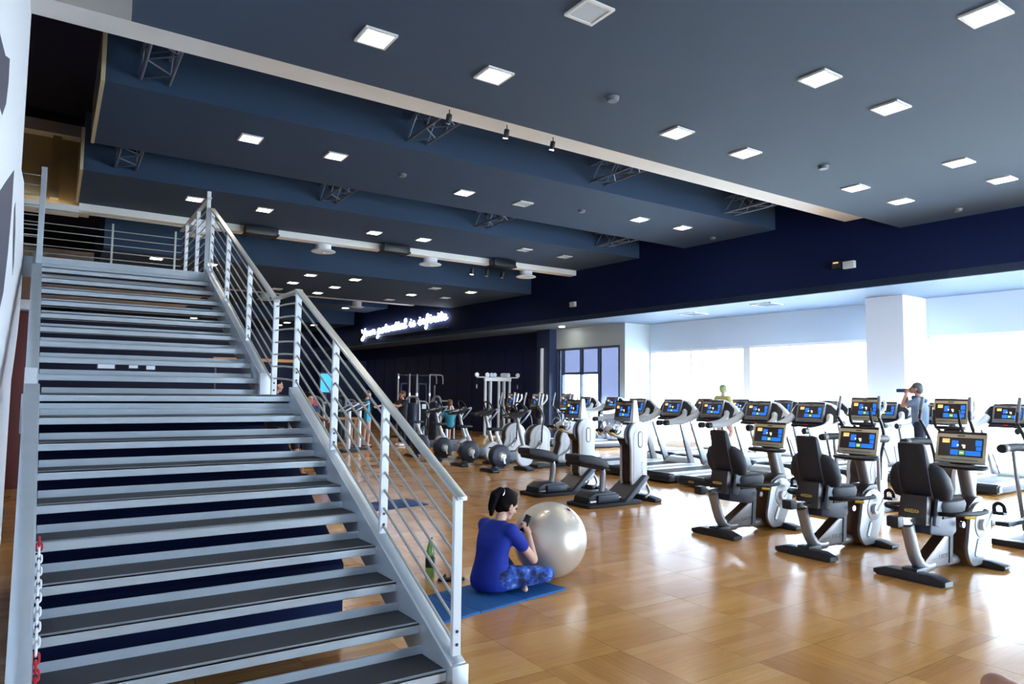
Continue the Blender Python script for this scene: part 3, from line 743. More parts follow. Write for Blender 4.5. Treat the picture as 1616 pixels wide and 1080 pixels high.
# ================================================================== MACHINES (local frame: +x forward, +y left, z up)
def console(parent, x, z, w, h, tilt, bezel='champagne', y=0., big=True):
    """flat screen unit facing back (-x) and up; z is its lower edge"""
    def T(a, b, d):        # a across (+ = right seen from the rear, i.e. -y), b up the face, d toward the user
        return (x-d*math.cos(tilt)+b*math.sin(tilt), y-a, z+b*math.cos(tilt)+d*math.sin(tilt))
    def slab(mb, a0, a1, b0, b1, d0, d1):
        return mb.hexa([T(a0, b0, d0), T(a1, b0, d0), T(a1, b0, d1), T(a0, b0, d1), T(a0, b1, d0), T(a1, b1, d0), T(a1, b1, d1), T(a0, b1, d1)])
    mb = slab(MB(), -w/2, w/2, 0, h, -.045, 0)
    c = mb.build('console', bezel, parent, bevel=.012)
    m = w*.065; b0, b1 = h*.2, h*.82
    mb = slab(MB(), -w/2+m, w/2-m, b0, b1, 0, .003); sw, sh = w-2*m, b1-b0
    s = mb.build('screen', 'screen_dark', c)
    def tile(u0, u1, v0, v1, k, dd=.0045):
        mb2.mi(k); a0, a1 = -w/2+m+sw*u0, -w/2+m+sw*u1; e0, e1 = b0+sh*v0, b0+sh*v1
        mb2.quad(T(a0, e0, dd), T(a1, e0, dd), T(a1, e1, dd), T(a0, e1, dd))
    mb2 = MB()
    tile(.08, .25, .70, .92, 1)                                  # orange heading
    tile(.30, .45, .48, .84, 0); tile(.83, .97, .60, .90, 0); tile(.85, .97, .36, .56, 0)   # blue cards
    tile(.28, .46, .08, .36, 0); tile(.62, .96, .08, .32, 0); tile(.48, .6, .1, .32, 2)
    tile(.56, .61, .45, .62, 3); tile(.53, .6, .56, .64, 3); tile(.5, .58, .19, .23, 3, .005); tile(.42, .46, .55, .64, 3, .005); tile(.1, .22, .73, .76, 3, .005)
    mb2.build('screen_card', ['screen_blue', 'screen_orange', 'screen_green', 'screen_white'], c)['kind'] = 'stuff'
    slab(MB(), -w/2+.01, w/2-.01, h*.94, h*1.03, -.05, .004).build('console_top', 'brown_dark', c, bevel=.004, seg=1)
    slab(MB(), -.035, .035, h*.865, h*.9, 0, .003).build('maker_plate', 'black_plastic', c)
    slab(MB(), -w*.36, w*.36, h*.08, h*.105, 0, .003).build('slot', 'grey_plastic', c)
    return c
def badge(parent, c, w, h, ax='x', s=-1):
    """small yellow outlined emblem plate"""
    mb = MB()
    def q(a, b, d): return (c[0]+s*d, c[1]-a*s*-1, c[2]+b) if ax == 'x' else (c[0]+a, c[1]+s*d, c[2]+b)
    P = [(-.5, .15), (-.42, .4), (-.2, .4), (-.05, .5), (.05, .5), (.2, .4), (.42, .4), (.5, .15), (.5, -.15), (.42, -.4), (.2, -.4), (.05, -.5), (-.05, -.5), (-.2, -.4), (-.42, -.4), (-.5, -.15)]
    outer = [q(a*w, b*h, .004) for a, b in P]; inner = [q(a*w*.82, b*h*.62, .004) for a, b in P]; n = len(P)
    mb.add(outer+inner, [(i, (i+1) % n, n+(i+1) % n, n+i) for i in range(n)])
    for k in range(5):
        a = (-.28+.14*k)*w; mb.quad(q(a-.04*w, -.16*h, .004), q(a+.04*w, -.16*h, .004), q(a+.04*w, .16*h, .004), q(a-.04*w, .16*h, .004))
    o = mb.build('emblem', 'yellow', parent); o['kind'] = 'stuff'; return o
def slot_window(parent, c0, c1, r, y, s):
    """lozenge light slot on a side cover"""
    MB().prism(capsule_poly(c0, c1, r*1.5), y, y+s*.004, 'y').build('slot_rim', 'navy_plastic', parent)
    MB().prism(capsule_poly(c0, c1, r), y+s*.004, y+s*.007, 'y').build('slot_window', 'white_gloss', parent)
def sring(cx, cy, z, w, d, e=3., n=20):
    p = []
    for k in range(n):
        a = 2*math.pi*k/n; c, s = math.cos(a), math.sin(a)
        p.append(Vector((cx+d/2*math.copysign(abs(c)**(2/e), c), cy+w/2*math.copysign(abs(s)**(2/e), s), z)))
    return p
def pedal(parent, x, z, y, s, ax, az, strap=True):
    """crank arm from the axle (x,z) to (ax,az) with a pedal block outside"""
    mb = MB().cyl((x, y, z), (x, y+s*.035, z), .055, 20); c = mb.build('crank', 'white_gloss', parent)
    MB().hexa([(x-.018, y+s*.035, z-.018), (x+.018, y+s*.035, z+.018), (ax+.014, y+s*.035, az+.014), (ax-.014, y+s*.035, az-.014), (x-.018, y+s*.055, z-.018), (x+.018, y+s*.055, z+.018), (ax+.014, y+s*.055, az+.014), (ax-.014, y+s*.055, az-.014)]).build('crank_arm', 'white_gloss', c)
    p = MB().box((ax, y+s*.12, az), (.12, .10, .03)).build('pedal', 'black_plastic', parent, bevel=.008)
    if strap: MB().tube([(ax-.02, y+s*.075, az+.01), (ax-.03, y+s*.08, az+.07), (ax-.03, y+s*.12, az+.095), (ax-.03, y+s*.16, az+.07), (ax-.02, y+s*.165, az+.01)], .009, 6, 3, sy=2.2).build('pedal_strap', 'black_rubber', p)

# ------------------------------------------------------------------ recumbent exercise bike
def recumbent(label, group):
    t = thing('recumbent_bike', label, 'exercise bike', group=group)
    f = MB().prism([(-.31, .02), (-.29, 0), (.29, 0), (.31, .02), (.31, .05), (.2, .085), (-.2, .085), (-.31, .05)], -.69, -.55, 'x').build('rear_foot', 'black_plastic', t, bevel=.006)
    for s in (-1, 1): MB().span((-.688, s*.311, .012), (-.552, s*.318, .05)).build('end_cap', 'grey_plastic', f)
    MB().prism([(-.33, .02), (-.31, 0), (.31, 0), (.33, .02), (.33, .045), (.2, .075), (-.2, .075), (-.33, .045)], .46, .60, 'x').build('front_foot', 'black_plastic', t, bevel=.006)
    MB().tube([(-.5, 0, .1), (.5, 0, .095)], .043, 14).build('base_beam', 'silver', t)
    MB().tube([(-.04, 0, .098), (.22, 0, .097)], .050, 14).build('beam_sleeve', 'silver_dull', t)
    MB().tube([(-.28, 0, .10), (-.42, 0, .105), (-.53, 0, .17), (-.60, 0, .30), (-.67, 0, .50)], .062, 14, 5, sy=.85).build('rear_post', 'silver', t)
    MB().span((-.66, -.07, .06), (-.44, .07, .11)).build('post_shoe', 'black_plastic', t, bevel=.01)
    pn = MB().prism([(-.47, .14), (-.40, .09), (-.03, .085), (.03, .35), (-.03, .37)], -.05, .05, 'y').build('support_panel', 'silver_dull', t, bevel=.006)
    MB().hexa([(-.47, -.052, .142), (-.02, -.052, .372), (-.02, .052, .372), (-.47, .052, .142), (-.475, -.052, .155), (-.025, -.052, .385), (-.025, .052, .385), (-.475, .052, .155)]).build('panel_edge', 'brown_gloss', pn)
    lettering('lettering', 'EXCITE', .055, 'black_plastic', pn, Matrix.Translation((-.11, -.0515, .165)) @ Euler((math.pi/2, 0, 0)).to_matrix().to_4x4())
    MB().span((-.36, -.052, .158), (-.25, -.0505, .162)).build('panel_line', 'black_plastic', pn)
    MB().hexa([(-.03, -.06, .09), (.03, -.06, .09), (.03, .06, .09), (-.03, .06, .09), (.01, -.06, .50), (.07, -.06, .50), (.07, .06, .50), (.01, .06, .50)]).build('seat_mast', 'black_plastic', t)
    rl = MB().hexa([(-.86, -.05, .52), (-.40, -.05, .48), (-.40, .05, .48), (-.86, .05, .52), (-.86, -.05, .59), (-.40, -.05, .55), (-.40, .05, .55), (-.86, .05, .59)]).build('seat_rail', 'chrome', t, bevel=.008)
    MB().span((-.93, -.055, .505), (-.83, .055, .60)).build('rail_cap', 'black_plastic', rl, bevel=.015)
    MB().span((-.72, -.052, .545), (-.58, .052, .56)).build('rail_scale', 'black_plastic', rl)
    br = MB().hexa([(-.60, -.13, .50), (-.52, -.13, .50), (-.52, .13, .50), (-.60, .13, .50), (-.54, -.12, .76), (-.46, -.12, .76), (-.46, .12, .76), (-.54, .12, .76)]).build('seat_bracket', 'brown_dark', t, bevel=.008)
    e = badge(br, (-.585, 0, .62), .13, .032)
    MB().prism([(-.54, .42), (-.15, .36), (-.05, .40), (-.05, .58), (-.46, .62), (-.52, .56)], -.14, .14, 'y').build('seat_housing', 'navy_plastic', t, bevel=.015)
    for s in (-1, 1): MB().prism([(-.50, .50), (-.42, .48), (-.28, .70), (-.36, .80), (-.42, .80)], s*.135, s*.165, 'y').build('seat_cheek', 'grey_plastic', t, bevel=.008)
    cu = [sring(-.16, 0, z, w, d, 3.4) for z, w, d in ((.58, .36, .44), (.60, .42, .50), (.66, .44, .53), (.70, .42, .50), (.715, .34, .42))]
    MB().ring_loft(cu).build('seat_cushion', 'black_pad', t)
    # backrest: tall centre pad with lower side bolsters
    def leanx(z): return -.40-(z-.7)*.30
    pad = [sring(leanx(z), 0, z, w, d, 3.2) for z, w, d in ((.70, .22, .05), (.71, .27, .10), (.80, .31, .13), (.95, .31, .13), (1.04, .27, .12), (1.08, .255, .11), (1.20, .245, .09), (1.235, .23, .075), (1.245, .18, .04))]
    bk = MB().ring_loft(pad).build('backrest', 'black_pad', t)
    for s in (-1, 1):
        rr = [sring(leanx(z)+.035, s*cy, z, w, d, 2.6, 16) for z, w, d, cy in ((.71, .12, .05, .13), (.73, .20, .12, .145), (.82, .235, .17, .155), (.93, .22, .17, .15), (1.01, .17, .14, .135), (1.05, .10, .08, .12), (1.06, .04, .03, .11))]
        MB().ring_loft(rr).build('side_bolster', 'black_pad', bk)
        MB().tube([(leanx(z)-.066+.012*k, s*.135, z) for k, z in ((0, .74), (-.2, .85), (0, .98), (.6, 1.05), (1.2, 1.2))], .003, 5, 3).build('seam', 'grey_plastic', bk)
        h = MB().tube([(-.42, s*.15, .60), (-.45, s*.28, .61), (-.36, s*.345, .62), (-.1, s*.345, .60), (.10, s*.335, .60), (.16, s*.30, .60)], .02, 10, 4).build('side_handle', 'black_rubber', t)
        MB().tube([(-.36, s*.16, .56), (.0, s*.18, .56), (.12, s*.31, .595)], .014, 8, 3).build('handle_arm', 'black_plastic', h)
        MB().cyl((-.02, s*.20, .54), (.05, s*.26, .535), .014, 10).build('lever', 'yellow', t)
    MB().cyl((-.02, -.16, .47), (-.02, -.19, .47), .03, 14).build('knob', 'chrome', t)
    # drive housing, figure-eight outline
    A, B = (.45, .42), (.36, .205)
    out = circ(A[0], A[1], .215, -28, 168, 18)+circ(B[0], B[1], .185, 155, 322, 16)
    out = [(p[0], max(p[1], .035)) for p in out]
    dh = MB().prism(out, -.105, .105, 'y').build('drive_housing', 'brown_gloss', t, bevel=.012)
    big = [(A[0]+(p[0]-A[0])*1.05, p[1]) if p[1] > .3 else (B[0]+(p[0]-B[0])*1.05, p[1]) for p in out]
    for s in (-1, 1):
        MB().prism(big, s*.105, s*.14, 'y').build('side_cover', 'silver', dh, bevel=.01)
        MB().prism(circ(A[0], A[1], .13, 0, 345, 22), s*.14, s*.147, 'y').build('cover_ring', 'silver_dull', dh, bevel=.003)
        slot_window(dh, (B[0]-.03, B[1]-.055), (B[0]+.025, B[1]+.055), .022, s*.14, s)
    MB().prism([(.24, .52), (.62, .60), (.58, .68), (.45, .68), (.30, .61)], -.11, .11, 'y').build('housing_hood', 'brown_dark', t, bevel=.02)
    badge(dh, (.245, -.0, .56), .07, .022)
    pedal(t, A[0], A[1], -.147, -1, A[0]+.12, A[1]+.12); pedal(t, A[0], A[1], .147, 1, A[0]-.12, A[1]-.12)
    cl = [[Vector((.56-.12*k+(.055*math.cos(a)), .062*math.sin(a), .62+.36*k)) for a in [2*math.pi*i/16 for i in range(16)]] for k in (0, .25, .5, .75, 1)]
    MB().ring_loft(cl).build('column', 'silver_dull', t)
    tr = [sring(.36, 0, z, w, d, 2.4, 28) for z, w, d in ((.955, .44, .24), (.965, .50, .28), (.985, .51, .29), (1.0, .47, .25))]
    MB().ring_loft(tr).build('handlebar_tray', 'black_plastic', t)
    MB().box((.43, 0, 1.03), (.1, .2, .06)).build('console_neck', 'black_plastic', t, bevel=.01)
    console(t, .36, 1.015, .47, .31, .26)
    MB().tube([(.46, -.26, 1.12), (.50, -.28, 1.0), (.52, -.29, .93)], .006, 6).build('cable_stub', 'grey_plastic', t)
    return t
place_all(recumbent, [(7.25, 3.35, 0, 'nearest black recumbent bike in the window row, at the right'),
                      (7.25, 4.42, 0, 'middle black recumbent bike of the three in front'),
                      (7.25, 5.59, 0, 'farthest black recumbent bike of the three, left of the others')], 'recumbent bikes')

# ------------------------------------------------------------------ upper body ergometer
def ergometer(label, group):
    t = thing('arm_ergometer', label, 'arm ergometer', group=group)
    MB().prism(rrect(1.1, .56, .08), 0, .05, 'z').build('base_plate', 'black_rubber', t, bevel=.008).location = (-.15, 0, 0)
    cg = MB().prism([(-.62, .05), (.02, .05), (.0, .15), (-.1, .2), (-.48, .2), (-.6, .14)], -.17, .17, 'y').build('seat_carriage', 'black_plastic', t, bevel=.012)
    for s in (-1, 1):
        MB().span((-.45, s*.17, .06), (-.05, s*.21, .17)).build('side_fairing', 'navy_plastic', cg, bevel=.012)
        MB().span((-.58, s*.172, .07), (-.44, s*.178, .095)).build('steel_insert', 'chrome', cg); MB().span((-.03, s*.172, .1), (.07, s*.178, .125)).build('steel_insert', 'chrome', cg)
    MB().hexa([(.02, -.27, .05), (.10, -.27, .03), (.10, .27, .03), (.02, .27, .05), (.50, -.22, .42), (.58, -.22, .38), (.58, .22, .38), (.50, .22, .42)]).build('foot_ramp', 'navy_plastic', t, bevel=.012)
    MB().hexa([(.05, -.22, .085), (.06, -.22, .075), (.06, .22, .075), (.05, .22, .085), (.47, -.18, .40), (.48, -.18, .395), (.48, .18, .395), (.47, .18, .40)]).build('ramp_grip', 'brown_dark', t)
    MB().tube([(-.22, 0, .18), (-.20, 0, .30), (-.19, 0, .46), (-.24, 0, .56), (-.34, 0, .60)], .045, 12, 5).build('seat_post', 'silver', t)
    MB().box((-.27, -.05, .545), (.07, .03, .02), (0, .5, 0)).build('lever', 'yellow', t)
    rings = []
    for x, z, w, h in ((-.80, .72, .26, .06), (-.78, .72, .34, .10), (-.70, .70, .40, .13), (-.55, .685, .42, .14), (-.38, .65, .40, .14), (-.24, .60, .34, .12), (-.19, .575, .28, .08), (-.18, .57, .2, .03)):
        rings.append([Vector((x, p[0], z+p[1])) for p in rrect(w, h, min(.03, h*.45), 3)])
    MB().ring_loft(rings).build('seat', 'black_pad', t)
    MB().hexa([(-.75, -.13, .61), (-.25, -.10, .51), (-.25, .10, .51), (-.75, .13, .61), (-.75, -.16, .66), (-.25, -.13, .56), (-.25, .13, .56), (-.75, .16, .66)]).build('seat_pan', 'black_plastic', t, bevel=.01)
    col = MB().prism(capsule_poly((.44, .36), (.44, 1.02), .155, 12), -.09, .09, 'y').build('column', 'brown_dark', t, bevel=.012)
    for s in (-1, 1):
        MB().prism(circ(.44, 1.04, .20, -20, 200, 18)+[(.275, .80), (.275, .34), (.30, .24), (.40, .20), (.56, .20), (.605, .30), (.605, .80)], s*.09, s*.135, 'y').build('side_cover', 'shell', col, bevel=.012)
        MB().prism(capsule_poly((.45, .32), (.45, 1.0), .135, 10), s*.135, s*.142, 'y').build('cover_panel', 'shell', col, bevel=.003)
        slot_window(col, (.45, .88), (.45, 1.04), .032, s*.142, s)
        lt = lettering('lettering', 'EXCITE', .05, 'grey_plastic', col, Matrix.Translation((.49, s*.1425, .52)) @ Euler((math.pi/2, 0, 0 if s < 0 else math.pi)).to_matrix().to_4x4() @ Euler((0, 0, math.pi/2)).to_matrix().to_4x4())
        MB().tube([(.60, s*.1, .28), (.66, s*.1, .2), (.66, s*.12, .12), (.56, s*.14, .06)], .022, 8, 4).build('front_strut', 'silver', t)
    MB().prism([(-.32, .02), (-.30, 0), (.30, 0), (.32, .02), (.32, .05), (.15, .085), (-.15, .085), (-.32, .05)], .60, .74, 'x').build('front_foot', 'navy_plastic', t, bevel=.006)
    MB().cyl((.34, 0, .62), (.28, 0, .60), .05, 12).build('adjuster', 'black_plastic', t)
    MB().prism([(.44, .93), (.36, .92), (-.02, 1.03), (-.09, 1.10), (-.08, 1.17), (0, 1.20), (.36, 1.18), (.44, 1.17)], -.075, .075, 'y').build('arm_housing', 'white_gloss', t, bevel=.02)
    MB().cyl((.36, -.088, 1.03), (.36, .088, 1.03), .19, 24).build('hub_collar', 'black_plastic', t)
    MB().cyl((-.02, -.10, 1.12), (-.02, .10, 1.12), .055, 18).build('axle_cap', 'silver', t)
    for s, a in ((-1, .5), (1, 3.6)):
        P = [(-.02+.085*math.cos(q+a), s*.14, 1.15+.10*math.sin(q+a)) for q in [2*math.pi*k/14 for k in range(14)]]
        g = MB().tube(P, .012, 8, closed=True).build('hand_ring', 'chrome', t)
        MB().cyl((-.02, s*.1, 1.12), (-.02+.08*math.cos(a), s*.14, 1.15+.09*math.sin(a)), .014, 8).build('crank_arm', 'white_gloss', t)
        MB().cyl((-.12, s*.10, 1.10), (-.12, s*.22, 1.10), .026, 12).build('grip', 'black_rubber', t)
        MB().box((-.13, s*.16, 1.06), (.06, .04, .02), (0, .6, 0)).build('release_tab', 'yellow', t)
    console(t, .20, 1.24, .38, .31, .14, 'silver')
    MB().hexa([(.22, -.22, 1.22), (.36, -.22, 1.24), (.36, -.19, 1.24), (.22, -.19, 1.22), (.25, -.22, 1.57), (.31, -.22, 1.57), (.31, -.19, 1.57), (.25, -.19, 1.57)]).build('console_side', 'white_gloss', t, bevel=.01)
    return t
place_all(ergometer, [(7.2, 8.05, 0, 'nearer of two silver arm ergometers with black seats, beside the treadmills'),
                      (7.2, 9.3, 0, 'farther of two silver arm ergometers, behind the exercise ball')], 'arm ergometers')

# ------------------------------------------------------------------ upright exercise bike
def upright(label, group):
    t = thing('upright_bike', label, 'exercise bike', group=group)
    for nm, x in (('rear_foot', -.42), ('front_foot', .44)):
        MB().prism([(-.27, .02), (-.25, 0), (.25, 0), (.27, .02), (.27, .05), (.12, .08), (-.12, .08), (-.27, .05)], x-.09, x+.09, 'x').build(nm, 'navy_plastic', t, bevel=.008)
    MB().hexa([(-.36, -.08, .06), (-.1, -.08, .06), (-.1, .08, .06), (-.36, .08, .06), (-.30, -.08, .16), (-.06, -.08, .16), (-.06, .08, .16), (-.30, .08, .16)]).build('rear_strut', 'navy_plastic', t, bevel=.01)
    w = MB().lathe([(0, -.10), (.20, -.10), (.235, -.08), (.245, -.04), (.245, .04), (.235, .08), (.20, .10), (0, .10)], (-.18, 0, .32), 'y', 32).build('crank_housing', 'navy_plastic', t)
    MB().lathe([(.085, -.106), (.10, -.112), (.10, .112), (.085, .106)], (-.18, 0, .32), 'y', 24).build('housing_ring', 'chrome', w)
    MB().prism([(-.20, .235), (.30, .225), (.42, .20), (.42, .40), (.30, .40), (-.20, .405)], -.075, .075, 'y').build('frame_beam', 'silver_dull', t, bevel=.015)
    MB().prism([(.06, .225), (.2, .225), (.2, .405), (.06, .405)], -.079, .079, 'y').build('beam_sleeve', 'grey_plastic', t, bevel=.004)
    d = MB().lathe([(0, -.08), (.20, -.08), (.225, -.06), (.23, -.03), (.23, .03), (.225, .06), (.20, .08), (0, .08)], (.44, 0, .30), 'y', 32).build('flywheel_cover', 'shell', t)
    MB().lathe([(.235, -.02), (.245, -.018), (.245, .018), (.235, .02)], (.44, 0, .30), 'y', 32).build('cover_rim', 'brown_gloss', d)
    for s in (-1, 1): slot_window(d, (.37, .31), (.50, .31), .028, s*.082, s)
    pedal(t, -.18, .32, -.112, -1, -.14, .16, False); pedal(t, -.18, .32, .112, 1, -.22, .48, False)
    MB().tube([(-.10, 0, .40), (-.21, 0, .66)], .05, 14).build('seat_tube', 'shell', t)
    MB().tube([(-.20, 0, .64), (-.28, 0, .84)], .034, 12).build('seat_post', 'white_gloss', t)
    rings = []
    for x, wd, z, h in ((-.46, .10, .89, .03), (-.44, .20, .89, .06), (-.34, .24, .885, .07), (-.22, .16, .885, .06), (-.12, .09, .88, .05), (-.10, .04, .88, .02)):
        rings.append([Vector((x, p[0], z+p[1])) for p in rrect(wd, h, h*.45, 3)])
    MB().ring_loft(rings).build('saddle', 'black_pad', t)
    MB().tube([(.44, 0, .48), (.34, 0, .80), (.26, 0, 1.12)], [.05, .036], 14, 4).build('column', 'silver', t)
    # sloping cockpit
    c = MB().hexa([(.02, -.16, 1.10), (.34, -.13, 1.14), (.34, .13, 1.14), (.02, .16, 1.10), (.0, -.17, 1.14), (.42, -.15, 1.26), (.42, .15, 1.26), (.0, .17, 1.14)]).build('cockpit', 'black_plastic', t, bevel=.02)
    MB().hexa([(.09, -.12, 1.168), (.33, -.11, 1.236), (.33, .11, 1.236), (.09, .12, 1.168), (.09, -.12, 1.176), (.33, -.11, 1.244), (.33, .11, 1.244), (.09, .12, 1.176)]).build('display', 'screen_dark', c)
    MB().hexa([(.06, -.15, 1.156), (.09, -.15, 1.165), (.09, .15, 1.165), (.06, .15, 1.156), (.06, -.15, 1.168), (.09, -.15, 1.177), (.09, .15, 1.177), (.06, .15, 1.168)]).build('display_trim', 'champagne', c)
    for s in (-1, 1):
        MB().tube([(.38, s*.12, 1.24), (.36, s*.20, 1.25), (.22, s*.23, 1.20), (.05, s*.22, 1.17), (-.06, s*.18, 1.17)], .018, 8, 4).build('side_grip', 'black_rubber', t)
        MB().tube([(.42, s*.15, 1.26), (.52, s*.13, 1.27), (.40, s*.1, 1.10), (.32, s*.05, 1.0)], .022, 8, 4).build('cockpit_bracket', 'silver', t)
    MB().tube([(.36, -.16, 1.25), (.30, -.15, 1.38), (.27, -.07, 1.435), (.27, .07, 1.435), (.30, .15, 1.38), (.36, .16, 1.25)], .018, 8, 4).build('top_handlebar', 'black_rubber', t)
    return t
place_all(upright, [(8.15, 12.45, 0, 'nearest upright exercise bike, left of the arm ergometers'), (8.15, 13.75, 0, 'second upright exercise bike from the front of its row'),
                    (8.15, 15.0, 0, 'third upright exercise bike from the front of its row'), (8.15, 16.25, 0, 'farthest upright exercise bike, partly behind the stair handrail')], 'upright bikes')

# ------------------------------------------------------------------ cross trainer
def crosstrainer(label, group):
    t = thing('cross_trainer', label, 'cross trainer', group=group)
    MB().prism(rrect(1.35, .50, .08), 0, .06, 'z').build('base', 'navy_plastic', t, bevel=.01)
    MB().span((-.74, -.30, .0), (-.60, .30, .07)).build('rear_foot', 'black_plastic', t, bevel=.01); MB().span((.58, -.32, 0), (.72, .32, .07)).build('front_foot', 'black_plastic', t, bevel=.01)
    out = circ(.32, .58, .30, -25, 195, 20)+[(-.02, .36), (-.08, .18), (-.02, .07), (.58, .07), (.60, .30)]
    b = MB().prism(out, -.09, .09, 'y').build('drive_housing', 'brown_dark', t, bevel=.012)
    for s in (-1, 1):
        MB().prism([(.34+(p[0]-.34)*1.02, p[1]) for p in out], s*.09, s*.15, 'y').build('side_shield', 'shell', b, bevel=.025)
        MB().prism(circ(.33, .57, .20, -20, 200, 14)+[(.12, .34), (.05, .14), (.50, .14), (.50, .40)], s*.15, s*.157, 'y').build('shield_panel', 'white_gloss', b, bevel=.003)
        slot_window(b, (.20, .30), (.30, .46), .03, s*.157, s)
        MB().span((-.62, s*.23-.07, .20), (-.16, s*.23+.07, .25)).build('foot_plate', 'black_plastic', t, bevel=.012)
        MB().tube([(-.4, s*.21, .2), (.0, s*.20, .26), (.30, s*.19, .44)], .022, 8, 3).build('pedal_arm', 'silver', t)
        MB().tube([(.30, s*.20, .46), (.30, s*.22, .80), (.30, s*.27, 1.05), (.20, s*.30, 1.25), (.10, s*.31, 1.38), (.13, s*.30, 1.52), (.17, s*.29, 1.66)], .021, 8, 4).build('swing_arm', 'black_plastic', t)
        MB().tube([(.105, s*.31, 1.36), (.13, s*.30, 1.52), (.17, s*.29, 1.67)], .025, 8, 3).build('swing_grip', 'silver_dull', t)
        MB().tube([(.36, s*.08, 1.12), (.30, s*.14, 1.20), (.18, s*.16, 1.32), (.16, s*.15, 1.50)], .02, 8, 4).build('fixed_grip', 'black_plastic', t)
    MB().tube([(.42, 0, .78), (.40, 0, 1.0), (.34, 0, 1.32)], [.07, .05], 14, 4).build('column', 'silver', t)
    MB().ring_loft([sring(.34, 0, z, w, d, 2.4, 20) for z, w, d in ((1.02, .10, .10), (1.06, .20, .18), (1.18, .24, .16), (1.28, .20, .12))]).build('column_shroud', 'brown_dark', t)
    MB().ring_loft([sring(.26, 0, z, w, d, 2.4, 24) for z, w, d in ((1.24, .32, .16), (1.25, .38, .2), (1.275, .38, .2), (1.285, .34, .16))]).build('handlebar_tray', 'black_plastic', t)
    console(t, .24, 1.32, .44, .33, .24)
    MB().tube([(.33, -.16, 1.36), (.42, -.23, 1.5), (.42, -.23, 1.62)], .02, 8, 3).build('console_bracket', 'white_gloss', t)
    return t
def stepper(label, group):
    t = crosstrainer(label, group); t.name = 'stepper_trainer'
    for s in (-1, 1):
        MB().tube([(.30, s*.30, 1.06), (.0, s*.33, 1.07), (-.28, s*.34, 1.06)], .052, 14, 3).build('arm_rest', 'black_pad', t)
        MB().cyl((-.16, s*.34, 1.065), (-.24, s*.34, 1.062), .055, 14).build('rest_band', 'silver_dull', t)
        MB().tube([(.02, s*.33, 1.05), (.06, s*.31, .6), (.12, s*.28, .07)], .024, 10, 3).build('rest_post', 'silver', t)
    return t
place_all(stepper, [(9.75, 5.68, 0, 'stepper with curved handles behind the middle recumbent bike'), (9.75, 4.5, 0, 'stepper with curved handles behind the nearest recumbent bike'),
                    (9.75, 3.36, 0, 'stepper cut off by the right edge of the picture')], 'steppers behind the recumbent bikes')
place_all(crosstrainer, [(9.75, 12.8, 0, 'pale cross trainer with round shield behind the farther arm ergometer'), (9.75, 14.0, 0, 'pale cross trainer, second from the doorway side'),
                         (9.75, 15.1, 0, 'pale cross trainer farthest back, beside the cable machine')], 'cross trainers')

